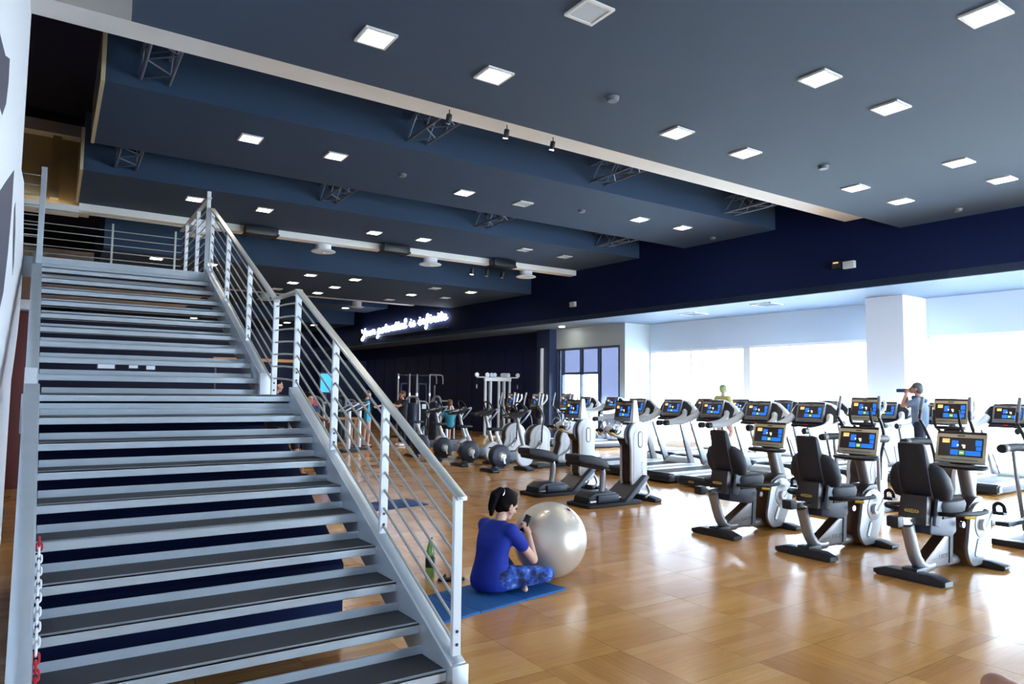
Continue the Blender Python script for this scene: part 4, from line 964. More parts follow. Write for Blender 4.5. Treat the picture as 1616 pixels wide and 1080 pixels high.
# ------------------------------------------------------------------ treadmill
def treadmill(label, group):
    t = thing('treadmill', label, 'treadmill', group=group)
    MB().prism([(-1.06, .07), (-1.02, .02), (1.05, .02), (1.1, .06), (1.1, .16), (-1.0, .16), (-1.06, .13)], -.38, .38, 'y').build('deck_base', 'black_plastic', t, bevel=.015)
    for s in (-1, 1):
        MB().prism([(-1.02, .14), (1.0, .14), (1.0, .20), (-.98, .185)], s*.27, s*.43, 'y').build('side_rail', 'shell', t, bevel=.012)
        MB().prism([(-1.05, .05), (.9, .05), (.9, .15), (-1.05, .15)], s*.38, s*.43, 'y').build('side_skirt', 'navy_plastic', t, bevel=.01)
    MB().prism([(-1.0, .165), (.72, .165), (.72, .178), (-1.0, .178), (-1.03, .172)], -.265, .265, 'y').build('running_belt', 'black_rubber', t)
    r = MB().prism([(-1.14, .06), (-1.10, .03), (-1.0, .03), (-1.0, .195), (-1.06, .19), (-1.13, .15)], -.44, .44, 'y').build('rear_cover', 'black_plastic', t, bevel=.015)
    badge(r, (-1.137, .12, .105), .13, .03)
    for s in (-1, 1): MB().prism([(-1.12, .06), (-1.0, .05), (-1.0, .18), (-1.1, .15)], s*.44, s*.47, 'y').build('corner_cap', 'grey_plastic', r, bevel=.01)
    rings = []
    for x, h, w in ((.70, .19, .62), (.74, .23, .70), (.92, .29, .74), (1.08, .25, .72), (1.16, .14, .66)):
        rings.append([Vector((x, p[0], h/2+.03+p[1])) for p in rrect(w, h-.02, .05, 3)])
    MB().ring_loft(rings).build('motor_hood', 'shell', t)
    for s in (-1, 1):
        MB().hexa([(.74, s*.36-.03, .17), (.90, s*.36-.03, .17), (.90, s*.36+.03, .17), (.74, s*.36+.03, .17), (.40, s*.40-.025, 1.06), (.52, s*.40-.025, 1.06), (.52, s*.40+.025, 1.06), (.40, s*.40+.025, 1.06)]).build('upright', 'silver', t, bevel=.015)
        a = MB().tube([(.62, s*.36, 1.30), (.50, s*.42, 1.20), (.28, s*.45, 1.12), (.0, s*.46, 1.09), (-.22, s*.46, 1.08)], [.075, .05], 12, 5, sy=.75).build('hand_rail', 'shell', t)
        MB().tube([(-.20, s*.46, 1.08), (-.30, s*.46, 1.078)], .056, 12, sy=.8).build('rail_cap', 'black_plastic', a)
        MB().cyl((-.12, s*.498, 1.085), (-.12, s*.505, 1.085), .018, 10).build('rail_button', 'chrome', a)
    # dashboard wing
    def wing(sc, dx, zlo):
        rings = []
        for y, zt, zb, xo in ((-.50, 1.30, 1.24, .05), (-.44, 1.40, 1.20, .0), (-.34, 1.50, 1.17, -.03), (-.18, 1.54, 1.13, -.05), (0, 1.55, 1.12, -.055), (.18, 1.54, 1.13, -.05), (.34, 1.50, 1.17, -.03), (.44, 1.40, 1.20, .0), (.50, 1.30, 1.24, .05)):
            h = (zt-zb)*sc; zc = (zt+zb)/2; x = .66+xo+dx
            rings.append([Vector((x-.045+.0*h, y*sc, zc-h/2)), Vector((x+.06, y*sc, zc-h/2+.01)), Vector((x+.14, y*sc, zc+h/2)), Vector((x+.055, y*sc, zc+h/2))])
        return MB().ring_loft(rings)
    wing(1., 0, 0).build('dashboard', 'black_plastic', t, bevel=.01)
    wing(1.07, .035, 0).build('dashboard_shell', 'white_gloss', t, bevel=.012)
    MB().box((.54, 0, 1.15), (.16, .62, .05), (0, -.3, 0)).build('control_shelf', 'black_plastic', t, bevel=.015)
    MB().box((.455, 0, 1.155), (.02, .07, .025)).build('stop_button', 'red', t)
    console(t, .535, 1.20, .54, .36, .30, 'silver')
    return t
NEAR = [(10.75, y, 0, 'treadmill of the near row, %s' % n) for y, n in ((7.42, 'rightmost, left of the steppers'), (8.53, 'second from the right'), (9.64, 'third from the right, behind the farthest recumbent bike'), (10.75, 'fourth from the right, beside the nearer arm ergometer'), (11.86, 'leftmost, behind the nearer arm ergometer'))]
tm = place_all(treadmill, NEAR, 'treadmills of the near row')
for y, n in ((5.77, 'right of the pillar, at the right edge'), (6.93, 'with the man drinking on it'), (8.1, 'in front of the white pillar'), (9.43, 'second from the pillar to the left'), (10.57, 'third from the pillar to the left'), (11.8, 'with the yellow-topped runner on it'), (12.95, 'just left of the yellow-topped runner'), (16.6, 'in front of the doorway bay'), (17.9, 'farthest one before the doorway')):
    dup(tm, (14.45+SLOPE*.6*(y-9), y, 0), 0, 'treadmill along the windows, %s' % n, 'treadmills along the windows')
# ================================================================== PEOPLE
def flesh(name, parts, m, parent, voxel=.012, it=6, loc=None):
    """capsules (a, ra, b, rb) and ellipsoids ('e', c, (rx,ry,rz), rot) fused into one continuous surface"""
    mb = MB()
    for p in parts:
        if p[0] == 'l': mb.ring_loft(p[1])
        elif p[0] == 'e': mb.ell(p[1], p[2], 16, 12, p[3] if len(p) > 3 else None)
        else:
            a, ra, b, rb = Vector(p[0]), p[1], Vector(p[2]), p[3]
            mb.ell(a, ra, 12, 8); mb.ell(b, rb, 12, 8)
            if (b-a).length > 1e-4: mb.tube([a, a.lerp(b, .5), b], [ra, rb], 12)
    me = mb.mesh(name, m); o = bpy.data.objects.new(name, me); COL.objects.link(o)
    r = o.modifiers.new('r', 'REMESH'); r.mode = 'VOXEL'; r.voxel_size = voxel; r.use_smooth_shade = True
    s = o.modifiers.new('s', 'SMOOTH'); s.iterations = it; s.factor = .5
    bpy.context.view_layer.update()
    new = bpy.data.meshes.new_from_object(o.evaluated_get(bpy.context.evaluated_depsgraph_get()))
    new.materials.clear(); new.materials.append(MATS[m])
    new.polygons.foreach_set('use_smooth', [True]*len(new.polygons)); new.polygons.foreach_set('material_index', [0]*len(new.polygons))
    o.modifiers.clear(); old = o.data; o.data = new; bpy.data.meshes.remove(old); new.name = name
    if parent is not None: o.parent = parent
    if loc is not None: o.location = loc
    return o
def hand(wrist, tip, palm_n, spread, s=1., curl=.5, side=1):
    """palm and five bent fingers from a wrist toward tip; palm_n is the way the palm faces"""
    w = Vector(wrist); d = (Vector(tip)-w).normalized(); n = Vector(palm_n).normalized(); n = (n-d*n.dot(d)).normalized(); x = d.cross(n)*side
    P = [(w, .022*s, w+d*.03*s, .026*s), ('e', w+d*.05*s, (.03*s, .03*s, .03*s))]
    for k, (off, L) in enumerate(((-.030, .066), (-.011, .076), (.009, .072), (.028, .058))):
        b = w+d*.085*s+x*off*s; P.append((w+d*.03*s+x*off*.6*s, .015*s, b, .0115*s))
        m1 = b+(d*math.cos(curl*.6)+n*math.sin(curl*.6))*L*.45*s; m2 = m1+(d*math.cos(curl*1.7)+n*math.sin(curl*1.7))*L*.32*s; m3 = m2+(d*math.cos(curl*2.6)+n*math.sin(curl*2.6))*L*.25*s
        P += [(b, .0105*s, m1, .0095*s), (m1, .0095*s, m2, .0085*s), (m2, .0085*s, m3, .0075*s)]
    tb = w+d*.03*s-x*.028*s; t1 = tb+(d*.6-x*.6+n*.35).normalized()*.036*s; t2 = t1+(d*.8-x*.1+n*.5).normalized()*.03*s
    P += [(tb, .014*s, t1, .0115*s), (t1, .0115*s, t2, .009*s)]
    return P
def head_parts(c, fwd, s=1.):
    """skull, jaw, nose, ears, lips; fwd is the gaze direction"""
    c = Vector(c); f = Vector(fwd).normalized(); side = f.cross(Vector((0, 0, 1))).normalized(); up = side.cross(f)
    q = lambda a, b, d: c+f*a*s+side*b*s+up*d*s
    P = [('e', q(-.012, 0, .03), (.088*s, .088*s, .098*s)), (q(.02, 0, -.03), .066*s, q(.045, 0, -.085), .036*s), (q(.03, .03, -.03), .048*s, q(.03, -.03, -.03), .048*s)]
    P += [(q(.088, 0, .005), .009*s, q(.106, 0, -.028), .013*s), (q(.078, 0, -.062), .017*s, q(.078, 0, -.058), .017*s), (q(.07, 0, -.098), .02*s, q(.065, 0, -.1), .02*s)]
    for sd in (-1, 1): P += [(q(-.005, sd*.083, .01), .016*s, q(-.012, sd*.088, -.028), .012*s), (q(.074, sd*.03, .022), .016*s, q(.07, sd*.045, .02), .014*s)]
    return P
def eyes(parent, c, fwd, s=1.):
    c = Vector(c); f = Vector(fwd).normalized(); side = f.cross(Vector((0, 0, 1))).normalized(); up = side.cross(f)
    mb = MB()
    for sd in (-1, 1): mb.ell(c+f*.084*s+side*sd*.033*s+up*.004*s, .011*s, 10, 8)
    mb.build('eye', 'phone', parent)['kind'] = 'stuff'

def seated_woman():
    t = thing('person', 'woman in a blue T-shirt and blue patterned leggings sitting cross-legged on the blue mat', 'person', (3.14, 5.0, .018), math.radians(9)); t.scale = (.95, .95, .93)
    HC = (.165, -.01, .735); HF = Vector((.86, -.24, -.42))
    # arms: elbows on the thighs, hands together round the phone
    rs, re, rw = (.055, -.175, .545), (.30, -.215, .265), (.355, -.095, .455)
    ls, le, lw = (.065, .175, .545), (.33, .20, .275), (.375, .055, .465)
    body = [('e', (0, 0, .14), (.125, .165, .12)), ((.0, 0, .2), .115, (.045, 0, .40), .12), ((.045, -.05, .44), .115, (.045, .05, .44), .115), ((.05, -.13, .535), .06, (.05, .13, .535), .06),
            ((.065, 0, .55), .055, (.11, 0, .655), .047)]
    body += head_parts(HC, HF, .96)
    for a, b, c in ((rs, re, rw), (ls, le, lw)): body += [(a, .052, b, .038), (b, .040, c, .026)]
    body += hand(rw, (.375, -.03, .53), (.1, .9, -.2), 0, .92, .75, 1) + hand(lw, (.385, .02, .54), (-.1, -.9, -.2), 0, .92, .75, -1)
    # feet under the shins
    body += [((.30, .10, .045), .034, (.20, .20, .04), .03), ((.20, .20, .04), .03, (.16, .25, .036), .024), ((.26, -.11, .045), .034, (.19, -.21, .04), .03), ((.19, -.21, .04), .03, (.16, -.26, .036), .024)]
    flesh('body', body, 'skin', t, .0075, 4)
    eyes(t, HC, HF, .96)
    # leggings
    hip = .115
    leg = [((0, -.10, .125), .118, (.40, -.285, .135), .070), ((.40, -.285, .135), .068, (.28, .07, .06), .044), ((0, .10, .125), .118, (.40, .285, .135), .070), ((.40, .285, .135), .068, (.25, -.09, .058), .044), ('e', (0, 0, .135), (.15, .18, .125))]
    flesh('leggings', leg, 'leggings', t, .011, 5)
    # T-shirt: loose, hem over the hips, short sleeves
    def ov(cx, z, w, d, n=24): return [Vector((cx+d/2*math.cos(a), w/2*math.sin(a), z)) for a in [2*math.pi*k/n for k in range(n)]]
    sh = [('l', [ov(*q) for q in ((-.01, .012, .30, .24), (-.012, .035, .385, .32), (-.012, .10, .41, .345), (-.012, .17, .385, .31), (-.008, .25, .345, .265), (.0, .33, .335, .25), (.014, .41, .365, .255), (.03, .48, .385, .24), (.045, .54, .36, .20), (.055, .585, .26, .16), (.065, .615, .15, .13))]),
          ((.048, -.15, .528), .068, (.048, .15, .528), .068)]
    for a, b in ((rs, re), (ls, le)):
        a, b = Vector(a), Vector(b); sh += [(a, .071, a.lerp(b, .50), .064)]
    flesh('t_shirt', sh, 'shirt_blue', t, .011, 14)
    # hair gathered up with a clip, tail falling
    c = Vector(HC); f = HF.normalized(); sd = f.cross(Vector((0, 0, 1))).normalized(); up = sd.cross(f)
    q = lambda a, b, d: c+f*a+sd*b+up*d
    hair = [('e', q(-.024, 0, .045), (.096, .096, .100)), ('e', q(-.05, 0, .02), (.08, .088, .09)), (q(.02, 0, .105), .04, q(-.06, 0, .10), .05), (q(-.03, .05, -.02), .045, q(-.03, -.05, -.02), .045), (q(-.06, 0, -.04), .05, q(-.06, 0, -.045), .05)]
    tail = [(q(-.12, 0, .09), .04, q(-.155, .0, .04), .045), (q(-.155, 0, .04), .045, q(-.14, .0, -.06), .038), (q(-.14, 0, -.06), .036, q(-.115, .0, -.13), .02), (q(-.15, .03, .02), .03, q(-.15, .035, -.09), .012), (q(-.15, -.03, .02), .03, q(-.135, -.04, -.1), .01)]
    flesh('hair', hair, 'hair', t, .009, 3); flesh('ponytail', tail, 'hair', t, .008, 2)
    clip = [q(-.115+.012*math.cos(a), .066*math.sin(a), .055+.07*math.cos(a)) for a in [-1.5+3.0*k/10 for k in range(11)]]
    MB().tube(clip, .005, 6).build('hair_clip', 'chrome', t)
    ph = MB().box((0, 0, 0), (.012, .074, .15)).build('phone', 'phone', None, bevel=.004)
    ph.location = Vector((3.14, 5.0, .018))+Matrix.Rotation(math.radians(9), 3, 'Z') @ Vector((.372, -.012, .507)); ph.rotation_euler = (.15, .45, math.radians(9))
    tag(ph, 'dark smartphone held by the seated woman', 'phone')
    return t
seated_woman()

def far_person(name_label, loc, rz, pose, top, bottom, hairm, skin='skin_tan', s=1., extra=None):
    """standing or seated figure a few dozen pixels tall; pose gives joint positions for a 1.75 m body"""
    t = thing('person', name_label, 'person', loc, rz)
    J = {k: Vector(v)*s for k, v in pose.items() if isinstance(v, tuple)}
    body = head_parts(J['head'], pose.get('gaze', (1, 0, 0)), 1.05*s)
    body += [(J['neck'], .055*s, Vector(J['head'])-Vector((0, 0, .05)), .05*s), (J['pelvis'], .125*s, J['chest'], .135*s), (J['shr'], .06*s, J['shl'], .06*s)]
    for a, b, c in (('shr', 'elr', 'wrr'), ('shl', 'ell', 'wrl')): body += [(J[a], .055*s, J[b], .04*s), (J[b], .042*s, J[c], .028*s)]
    for k in ('r', 'l'):
        d = (J['wr'+k]-J['el'+k]).normalized(); body += hand(J['wr'+k], J['wr'+k]+d*.1, pose.get('palm'+k, (0, 1 if k == 'r' else -1, 0)), 0, s*1.05, .6, 1 if k == 'r' else -1)
        body += [(J['hip'+k], .09*s, J['kn'+k], .06*s), (J['kn'+k], .06*s, J['an'+k], .04*s), (J['an'+k], .042*s, J['an'+k]+Vector(pose.get('foot', (.16, 0, -.04)))*s, .035*s)]
    flesh('body', body, skin, t, .016*s, 3)
    eyes(t, J['head'], pose.get('gaze', (1, 0, 0)), 1.05*s)
    sh = [(J['pelvis']+Vector((0, -.03, .02)), .145*s, J['pelvis']+Vector((0, .03, .02)), .145*s), (J['pelvis'], .15*s, J['chest'], .16*s), (J['shr'], .078*s, J['shl'], .078*s), (J['chest']+Vector((0, -.06, 0)), .14*s, J['chest']+Vector((0, .06, 0)), .14*s)]
    for a, b in (('shr', 'elr'), ('shl', 'ell')): sh.append((J[a], .075*s, J[a].lerp(J[b], .55), .062*s))
    flesh('shirt', sh, top, t, .02*s, 4)
    sl = pose.get('leglen', .55)
    tr = [(J['pelvis']-Vector((0, 0, .02)), .14*s, J['pelvis'], .14*s)]
    for k in ('r', 'l'):
        tr.append((J['hip'+k], .105*s, J['hip'+k].lerp(J['kn'+k], min(1, sl*1.3)), .085*s))
        if sl > .8: tr.append((J['kn'+k], .075*s, J['an'+k]+Vector((0, 0, .05)), .055*s))
    flesh('trousers', tr, bottom, t, .02*s, 3)
    g = Vector(pose.get('gaze', (1, 0, 0))).normalized(); c = J['head']
    flesh('hair', [('e', c-g*.025*s+Vector((0, 0, .045))*s, (.105*s, .105*s, .09*s)), (c-g*.05*s, .085*s, c-g*.05*s-Vector((0, 0, .02))*s, .08*s)], hairm, t, .016*s, 2)
    for k in ('r', 'l'):
        f = Vector(pose.get('foot', (.16, 0, -.04)))*s
        flesh('shoe', [(J['an'+k]-Vector((0, 0, .035))*s, .048*s, J['an'+k]+f-Vector((0, 0, .0))*s, .042*s)], 'black_rubber' if bottom != 'shirt_black' else 'white_gloss', t, .018*s, 2)
    if extra: extra(t, J, s)
    return t
STAND = dict(head=(.04, 0, 1.64), neck=(.0, 0, 1.47), chest=(0, 0, 1.28), pelvis=(0, 0, .98), shr=(0, -.19, 1.41), shl=(0, .19, 1.41), elr=(-.02, -.25, 1.12), ell=(-.02, .25, 1.12), wrr=(.08, -.25, .88), wrl=(.08, .25, .88),
             hipr=(0, -.09, .95), hipl=(0, .09, .95), knr=(.03, -.10, .50), knl=(.0, .10, .50), anr=(0, -.10, .085), anl=(-.02, .10, .085))
def P(**k): d = dict(STAND); d.update(k); return d
# man drinking on the window treadmill, side-on to us
def man_extra(t, J, s):
    c = J['neck']
    ring = [c+Vector((.10*math.cos(a), .13*math.sin(a), -.02+.03*math.cos(a))) for a in [2*math.pi*k/16 for k in range(16)]]
    MB().tube(ring, .045, 8, closed=True).build('neck_towel', 'towel_navy', t)
far_person('man in a grey T-shirt drinking from a bottle on a treadmill by the window', (14.25, 6.95, .178), math.radians(104),
           P(head=(.05, 0, 1.655), gaze=(.93, .05, .35), elr=(.25, -.20, 1.30), wrr=(.24, -.08, 1.53), palmr=(.5, .8, .2), ell=(.25, .22, 1.32), wrl=(.21, .07, 1.55), leglen=.6), 'shirt_grey', 'shorts_dark', 'hair_grey', extra=man_extra)
bt = MB().lathe([(0, 0), (.034, 0), (.036, .02), (.036, .17), (.02, .21), (.014, .22), (.014, .25), (0, .25)], n=14).build('drink_bottle', 'towel_navy')
_d = Matrix.Rotation(math.radians(104), 3, 'Z')
bt.location = Vector((14.25, 6.95, .178))+_d @ Vector((.40, -.005, 1.615)); bt.rotation_euler = (_d @ Vector((-1, 0, .02))).to_track_quat('Z', 'Y').to_euler()
tag(bt, 'blue bottle the man by the window drinks from', 'bottle')
# runner seen from behind
far_person('runner with flare-tinted hair in a pale yellow top seen from behind on a window treadmill', (14.25, 11.75, .178), 0,
           P(elr=(.02, -.28, 1.16), wrr=(.22, -.22, 1.18), ell=(-.10, .27, 1.15), wrl=(.10, .22, 1.02), knr=(.22, -.09, .56), anr=(-.02, -.09, .22), anl=(.0, .10, .085)), 'yellow_top', 'skin', 'hair_flare', 'skin', .99)
SIT = dict(head=(.02, 0, 1.22), neck=(-.02, 0, 1.06), chest=(-.02, 0, .86), pelvis=(0, 0, .56), shr=(-.02, -.19, 1.0), shl=(-.02, .19, 1.0), elr=(.08, -.27, .74), ell=(.08, .27, .74), wrr=(.30, -.22, .72), wrl=(.30, .22, .72),
           hipr=(.0, -.10, .53), hipl=(.0, .10, .53), knr=(.42, -.14, .50), knl=(.42, .14, .50), anr=(.42, -.14, .085), anl=(.42, .14, .085), leglen=.6)
def S(**k): d = dict(SIT); d.update(k); return d
# ================================================================== NEAR PROPS
ball = MB().ell((0, 0, 0), .335, 48, 28).build('exercise_ball', 'ball_pearl', loc=(3.845, 5.14, .335)); ball.rotation_euler = (.5, .3, 0)
tag(ball, 'large pearly silver exercise ball beside the seated woman', 'exercise ball')
MB().cyl((0, 0, .333), (0, 0, .337), .02, 12).build('valve_plug', 'chrome', ball)
def mat_thing(pts, th, m, label, folds, ridges):
    cx, cy = sum(p[0] for p in pts)/4, sum(p[1] for p in pts)/4
    t = thing('exercise_mat', label, 'mat', (cx, cy, 0)); A, B, C_, D = [Vector((p[0]-cx, p[1]-cy, 0)) for p in pts]
    def at(u, v): return (A.lerp(B, u)).lerp(D.lerp(C_, u), v)
    for k in range(folds):
        u0, u1 = k/folds+.002, (k+1)/folds-.002
        MB().hexa([at(u0, 0), at(u1, 0), at(u1, 1), at(u0, 1)]+[p+Vector((0, 0, th)) for p in (at(u0, 0), at(u1, 0), at(u1, 1), at(u0, 1))]).build('mat_panel', m, t, bevel=.004)
    if ridges:
        mb = MB()
        for k in range(1, 62):
            u = k/62; a, b = at(u, .02)+Vector((0, 0, th)), at(min(1, u+.03), .98)+Vector((0, 0, th))
            mb.tube([a, b], .0022, 4)
        mb.build('mat_ridge', m, t)['kind'] = 'stuff'
    return t
mat_thing([(2.30, 4.49), (3.73, 4.74), (3.62, 5.34), (2.19, 5.09)], .016, 'mat_blue', 'blue ribbed exercise mat under the seated woman', 3, True)
mat_thing([(3.40, 9.10), (4.72, 9.29), (4.67, 9.93), (3.35, 9.74)], .012, 'mat_dark', 'empty dark blue mat on the floor behind the stair railing', 2, False)
b = thing('water_bottle', 'green plastic water bottle with black cap standing on the floor by the railing', 'bottle', (2.90, 5.66, 0))
MB().lathe([(.0, .004), (.036, .0), (.042, .012), (.042, .03), (.039, .06), (.041, .09), (.041, .19), (.038, .22), (.028, .28), (.016, .315), (.015, .335)], n=24).build('bottle_body', 'bottle_green', b)
MB().lathe([(.0412, .10), (.0422, .10), (.0422, .185), (.0412, .185)], n=24).build('label_band', 'bottle_label', b)
MB().lathe([(0, .333), (.018, .333), (.018, .36), (0, .36)], n=16).build('cap', 'bottle_cap', b)
sd = thing('sandal', 'small black sandal with open straps on the floor behind the woman', 'sandal', (3.03, 5.50, 0), math.radians(-20))
MB().prism(capsule_poly((-.08, 0), (.08, 0), .04), 0, .018, 'z').build('sole', 'black_rubber', sd, bevel=.003)
for x, h in ((-.07, .05), (.0, .055), (.06, .045)): MB().tube([(x, -.04, .015), (x+.02, -.02, h), (x+.02, .02, h), (x, .04, .015)], .007, 6, 4).build('strap', 'black_plastic', sd)
MB().tube([(-.08, -.035, .02), (-.11, 0, .06), (-.08, .035, .02)], .006, 6, 4).build('heel_strap', 'black_plastic', sd)
# bare knee of someone sitting just outside the frame, bottom right
kn = thing('person', 'bare bent knee of a person at the bottom right corner', 'person', (3.82, 1.40, 0))
K, Hp, An = Vector((0, .15, .285)), Vector((.16, -.22, .11)), Vector((-.20, -.10, .06))
flesh('leg', [(Hp, .10, K, .072), (K, .07, An, .042), (K+Vector((-.05, .0, -.02)), .03, K+Vector((-.06, -.02, -.05)), .03), (An, .042, An+Vector((-.10, -.07, -.02)), .035), (An+Vector((-.10, -.07, -.02)), .033, An+Vector((-.16, -.10, -.033)), .024)], 'skin_tan', kn, .012, 5)
flesh('shorts', [(Hp+Vector((.03, -.06, 0)), .105, Hp.lerp(K, .35), .105)], 'shorts_dark', kn, .015, 3)
# behind the stair at the far left
o = MB().ell((0, 0, .26), .26, 24, 16).build('exercise_ball', 'ball_black', loc=(-.62, 9.6, 0)); tag(o, 'black exercise ball on the floor behind the left stair stringer', 'exercise ball')
t = thing('storage_locker', 'maroon locker glimpsed between the mural wall and the stair', 'locker', (-.55, 14.2, 0))
MB().span((-.25, -.2, 0), (.2, .2, 2.9)).build('body', 'maroon', t, bevel=.01); MB().span((-.25, -.21, 2.95), (.2, .2, 3.3)).build('top_box', 'wall_white', t, bevel=.01)
MB().span((-.15, -.215, .05), (.15, -.2, 2.85)).build('door', 'maroon', t, bevel=.005)

# ================================================================== STRENGTH AREA
def cable_tower():
    t = thing('cable_machine', 'white double cable machine with pulleys on top against the black wall', 'cable machine', (13.95, 22.0, 0), math.radians(-8))
    for x in (-.50, -.28, .05, .28, .50): MB().span((x-.035, -.05, 0), (x+.035, .05, 2.15)).build('post', 'shell', t, bevel=.006)
    MB().span((-.54, -.08, 2.08), (.54, .08, 2.2)).build('top_frame', 'white_gloss', t, bevel=.01); MB().span((-.60, -.3, 0), (.60, .3, .07)).build('base', 'champagne', t, bevel=.01)
    MB().cyl((-.85, 0, 2.22), (.85, 0, 2.22), .025, 10).build('cross_bar', 'shell', t)
    for x in (-.84, -.42, -.25, -.12, .2, .32, .44, .84):
        MB().lathe([(0, -.03), (.075, -.03), (.085, -.015), (.07, 0), (.085, .015), (.075, .03), (0, .03)], (x, 0, 2.31), 'y', 18).build('pulley', 'pulley' if abs(x) < .4 else 'white_gloss', t)
    for x in (-.39, .165):
        for k in range(8): MB().span((x-.085, -.04, .15+k*.06), (x+.085, .04, .205+k*.06)).build('weight_plate', 'weight', t)
        for d in (-.05, .05): MB().cyl((x+d, 0, .1), (x+d, 0, 2.1), .012, 8).build('guide_rod', 'chrome', t)
        MB().cyl((x, 0, .6), (x, 0, 2.1), .006, 6).build('cable', 'black_rubber', t)
    MB().ell((-.39, -.06, 1.28), .03, 10, 8).build('pin_knob', 'red', t)
    for x in (-.84, .84):
        MB().cyl((x, 0, 2.25), (x, 0, 1.85), .006, 6).build('cable', 'black_rubber', t); MB().cyl((x, 0, 1.95), (x, 0, 1.8), .03, 8).build('snap_hook', 'chrome', t)
    return t
cable_tower()
def pole_rack():
    t = thing('pull_rack', 'tall dark rack with four chrome poles and curved grips before the black wall', 'rack', (11.3, 23.2, 0))
    for x in (-.85, -.40, -.10, .42):
        p = MB().cyl((x, 0, 0), (x, 0, 2.3), .035, 12).build('pole', 'silver_dull', t)
        MB().cyl((x, 0, 2.12 if x < -.5 else 1.5), (x, 0, 2.2 if x < -.5 else 1.6), .06, 12).build('collar', 'chrome', p)
    for z in (2.25,): MB().tube([(-.85, 0, z), (.42, 0, z)], .022, 8).build('top_bar', 'black_plastic', t)
    for x in (.68, .95): MB().tube([(.42, 0, 2.28), (x-.08, 0, 2.28), (x, -.02, 2.2), (x, -.05, 1.95)], .028, 8, 4).build('hook_grip', 'silver_dull', t)
    for x in (-.55, .15): MB().tube([(x-.14, .1, 0), (x-.14, .1, 1.8), (x-.05, .1, 1.93), (x+.10, .1, 1.93), (x+.18, .1, 1.8), (x+.18, .1, 0)], .03, 8, 3).build('frame_arch', 'black_wall_edge', t)
    MB().span((-.95, -.25, 0), (.95, .3, .06)).build('base', 'black_plastic', t, bevel=.01)
    MB().cyl((.65, .05, 0), (.65, .05, 1.9), .03, 10).build('pole', 'grey_plastic', t)
    MB().span((.1, -.06, .95), (.26, -.05, 1.2)).build('notice_plate', 'wall_white', t)
    return t
pole_rack()
def weight_machine(label, group, shroud='navy_plastic'):
    t = thing('weight_machine', label, 'weight machine', group=group)
    MB().span((-.55, -.45, 0), (.6, .45, .06)).build('base', 'black_plastic', t, bevel=.012)
    MB().ring_loft([sring(.45, 0, z, w, d, 3., 20) for z, w, d in ((.06, .42, .22), (.1, .44, .24), (1.25, .40, .22), (1.3, .34, .18))]).build('stack_shroud', shroud, t)
    for z in (.98, 1.12): MB().span((.325, -.13, z), (.335, .13, z+.11)).build('instruction_plate', 'screen_blue' if z > 1.1 else 'shell', t)
    MB().tube([(.40, -.28, .06), (.40, -.28, 1.1), (.36, -.2, 1.42), (.34, 0, 1.5), (.36, .2, 1.42), (.40, .28, 1.1), (.40, .28, .06)], .035, 10, 4).build('frame_arch', 'silver', t)
    MB().tube([(-.1, 0, .06), (-.1, 0, .42)], .045, 12).build('seat_post', 'white_gloss', t)
    MB().ring_loft([sring(-.1, 0, z, w, d, 3.2, 18) for z, w, d in ((.42, .30, .32), (.44, .36, .38), (.50, .36, .38), (.52, .30, .32))]).build('seat', 'black_pad', t)
    MB().ring_loft([sring(-.32-.1*(z-.55), 0, z, w, d, 3., 18) for z, w, d in ((.55, .24, .05), (.58, .3, .1), (1.0, .32, .1), (1.1, .26, .07))]).build('back_pad', 'black_pad', t)
    MB().tube([(-.40, 0, .06), (-.40, 0, .9)], .035, 10).build('back_post', 'silver', t)
    for s in (-1, 1):
        MB().tube([(.36, s*.24, 1.36), (.1, s*.36, 1.32), (-.05, s*.38, 1.05), (-.02, s*.36, .85)], .024, 8, 4).build('lever_arm', 'silver', t)
        MB().cyl((-.02, s*.36, .85), (-.02, s*.20, .85), .028, 10).build('grip', 'black_rubber', t)
    return t
WM = [(9.75, 20.1, math.radians(215), 'weight machine with stacked blue plates, behind the handrail end'), (11.15, 20.9, math.radians(190), 'weight machine the man in teal sits on'),
      (5.9, 22.4, math.radians(215), 'weight machine seen through the lower railing cables, left'), (8.5, 22.8, math.radians(200), 'weight machine beyond the woman with the towel'),
      (5.6, 17.4, math.radians(240), 'tall curved weight machine behind the landing post'), (4.6, 21.5, math.radians(250), 'weight machine far behind the landing, left of the bearded man')]
place_all(weight_machine, WM, 'weight machines')
def console_stand(label, group):
    t = thing('console_stand', label, 'console stand', group=group)
    MB().prism(rrect(.5, .4, .06), 0, .07, 'z').build('base', 'navy_plastic', t, bevel=.01)
    MB().cyl((0, 0, .06), (0, 0, 1.1), .055, 14).build('column', 'white_gloss', t)
    MB().hexa([(-.18, -.22, 1.08), (.16, -.22, 1.14), (.16, .22, 1.14), (-.18, .22, 1.08), (-.2, -.24, 1.12), (.18, -.24, 1.3), (.18, .24, 1.3), (-.2, .24, 1.12)]).build('panel', 'navy_plastic', t, bevel=.02)
    MB().tube([(-.18, -.26, 1.12), (-.22, -.2, 1.1), (-.22, .2, 1.1), (-.18, .26, 1.12), (.18, .26, 1.32), (.18, -.26, 1.32)], .022, 8, closed=True).build('hand_frame', 'shell', t)
    MB().span((-.02, -.06, 1.235), (.06, .06, 1.245)).build('display', 'screen_blue', t)
    return t
place_all(console_stand, [(6.85, 18.4, 0, 'silver console stand seen between the lower railing posts'), (7.35, 18.9, 0, 'second silver console stand just right of the first')], 'console stands')
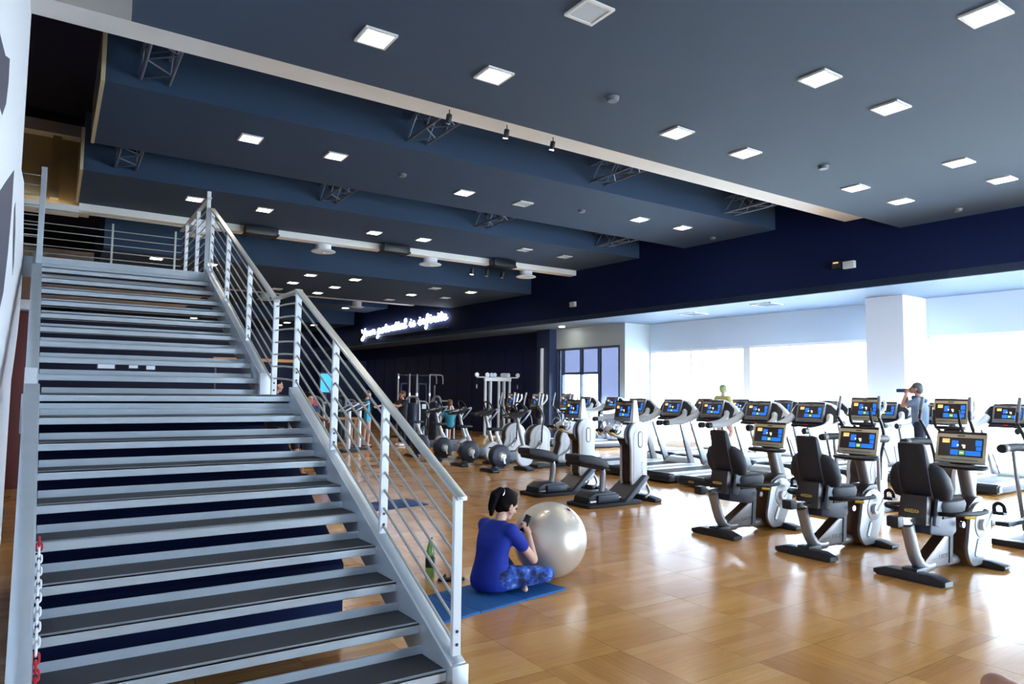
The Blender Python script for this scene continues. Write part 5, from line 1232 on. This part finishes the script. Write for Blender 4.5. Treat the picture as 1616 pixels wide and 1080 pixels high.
# bench and poster
t = thing('wood_bench', 'light wooden bench frame behind the railing', 'bench', (6.6, 20.6, 0))
MB().span((-1.0, -.25, .78), (1.3, .25, .84)).build('top', 'wood', t, bevel=.005)
for x in (-.9, 1.2):
    for y in (-.2, .2): MB().span((x-.04, y-.04, 0), (x+.04, y+.04, .78)).build('leg', 'wood', t)
t = thing('display_panel', 'upright blue display panel among the machines behind the railing', 'display', (8.05, 24.0, 0))
MB().span((-.24, -.04, 1.55), (.22, .04, 2.3)).build('panel', 'black_plastic', t, bevel=.01); MB().span((-.2, -.045, 1.6), (.18, -.04, 2.25)).build('screen', 'poster_blue', t)
MB().cyl((0, 0, 0), (0, 0, 1.55), .03, 8).build('pole', 'grey_plastic', t); MB().cyl((0, 0, 0), (0, 0, .03), .25, 20).build('foot', 'black_plastic', t)
t = thing('wall_shelf', 'long wooden ledge high on the dark wall behind the landing', 'shelf', (6.0, 24.6, 2.62))
MB().span((-1.6, -.15, 0), (1.2, .15, .1)).build('board', 'wood', t)
for x in (-1.5, 1.1): MB().span((x-.03, -.03, -2.62), (x+.03, .03, 0)).build('support', 'black_plastic', t)
t = thing('marker_stand', 'small red box on a black stand behind the lower railing', 'marker', (5.15, 16.1, 0))
MB().cyl((0, 0, .03), (0, 0, 1.3), .02, 8).build('post', 'black_plastic', t); MB().cyl((0, 0, 0), (0, 0, .03), .16, 16).build('foot', 'black_plastic', t)
MB().span((-.07, -.03, 1.3), (.07, .03, 1.44)).build('box', 'red', t, bevel=.008)
# people among the machines
far_person('man in a teal T-shirt seated on a weight machine behind the upright bikes', (11.15, 20.55, 0), math.radians(80), S(head=(.02, 0, 1.28), neck=(-.02, 0, 1.1), gaze=(.9, -.3, 0), elr=(.15, -.28, .9), wrr=(.2, -.2, 1.1)), 'shirt_teal', 'shirt_black', 'hair_brown', 'skin_tan')
far_person('woman with tied fair hair standing beside the console stands', (7.75, 19.4, 0), math.radians(10), P(elr=(.2, -.2, 1.25), wrr=(.42, -.16, 1.3), gaze=(.9, -.2, -.1), leglen=.3), 'shirt_black', 'skin', 'hair_brown', 'skin', .95,
           extra=lambda t, J, s: MB().hexa([(-.16, -.28, .78), (-.02, -.28, .78), (-.02, -.1, .78), (-.16, -.1, .78), (-.13, -.24, 1.38), (-.04, -.24, 1.38), (-.04, -.14, 1.38), (-.13, -.14, 1.38)]).build('towel', 'towel_cyan', t, bevel=.02))
far_person('person in black with arms held forward, facing the woman with the towel', (9.0, 19.6, 0), math.radians(185), P(elr=(.25, -.2, 1.28), wrr=(.50, -.16, 1.3), ell=(.25, .2, 1.28), wrl=(.5, .16, 1.3), leglen=1.), 'shirt_black', 'shirt_black', 'hair_brown', 'skin_tan', .95)
far_person('bearded man in a blue T-shirt behind the stair landing', (3.68, 14.0, 0), math.radians(0), P(gaze=(.95, -.1, -.1)), 'shirt_navy', 'shorts_dark', 'hair', 'skin_tan', 1.07)
far_person('person in a blue T-shirt bending behind the landing post', (3.98, 13.3, 0), math.radians(-60), S(head=(.2, 0, 1.5), neck=(.1, 0, 1.42), chest=(.02, 0, 1.25), pelvis=(-.08, 0, .95), shr=(.06, -.19, 1.36), shl=(.06, .19, 1.36), elr=(.25, -.24, 1.15), ell=(.25, .24, 1.15), wrr=(.45, -.2, 1.1), wrl=(.45, .2, 1.1), hipr=(-.08, -.1, .92), hipl=(-.08, .1, .92), knr=(.05, -.12, .5), knl=(.05, .12, .5), anr=(-.05, -.12, .085), anl=(-.05, .12, .085)), 'shirt_navy', 'shorts_dark', 'hair', 'skin_tan')
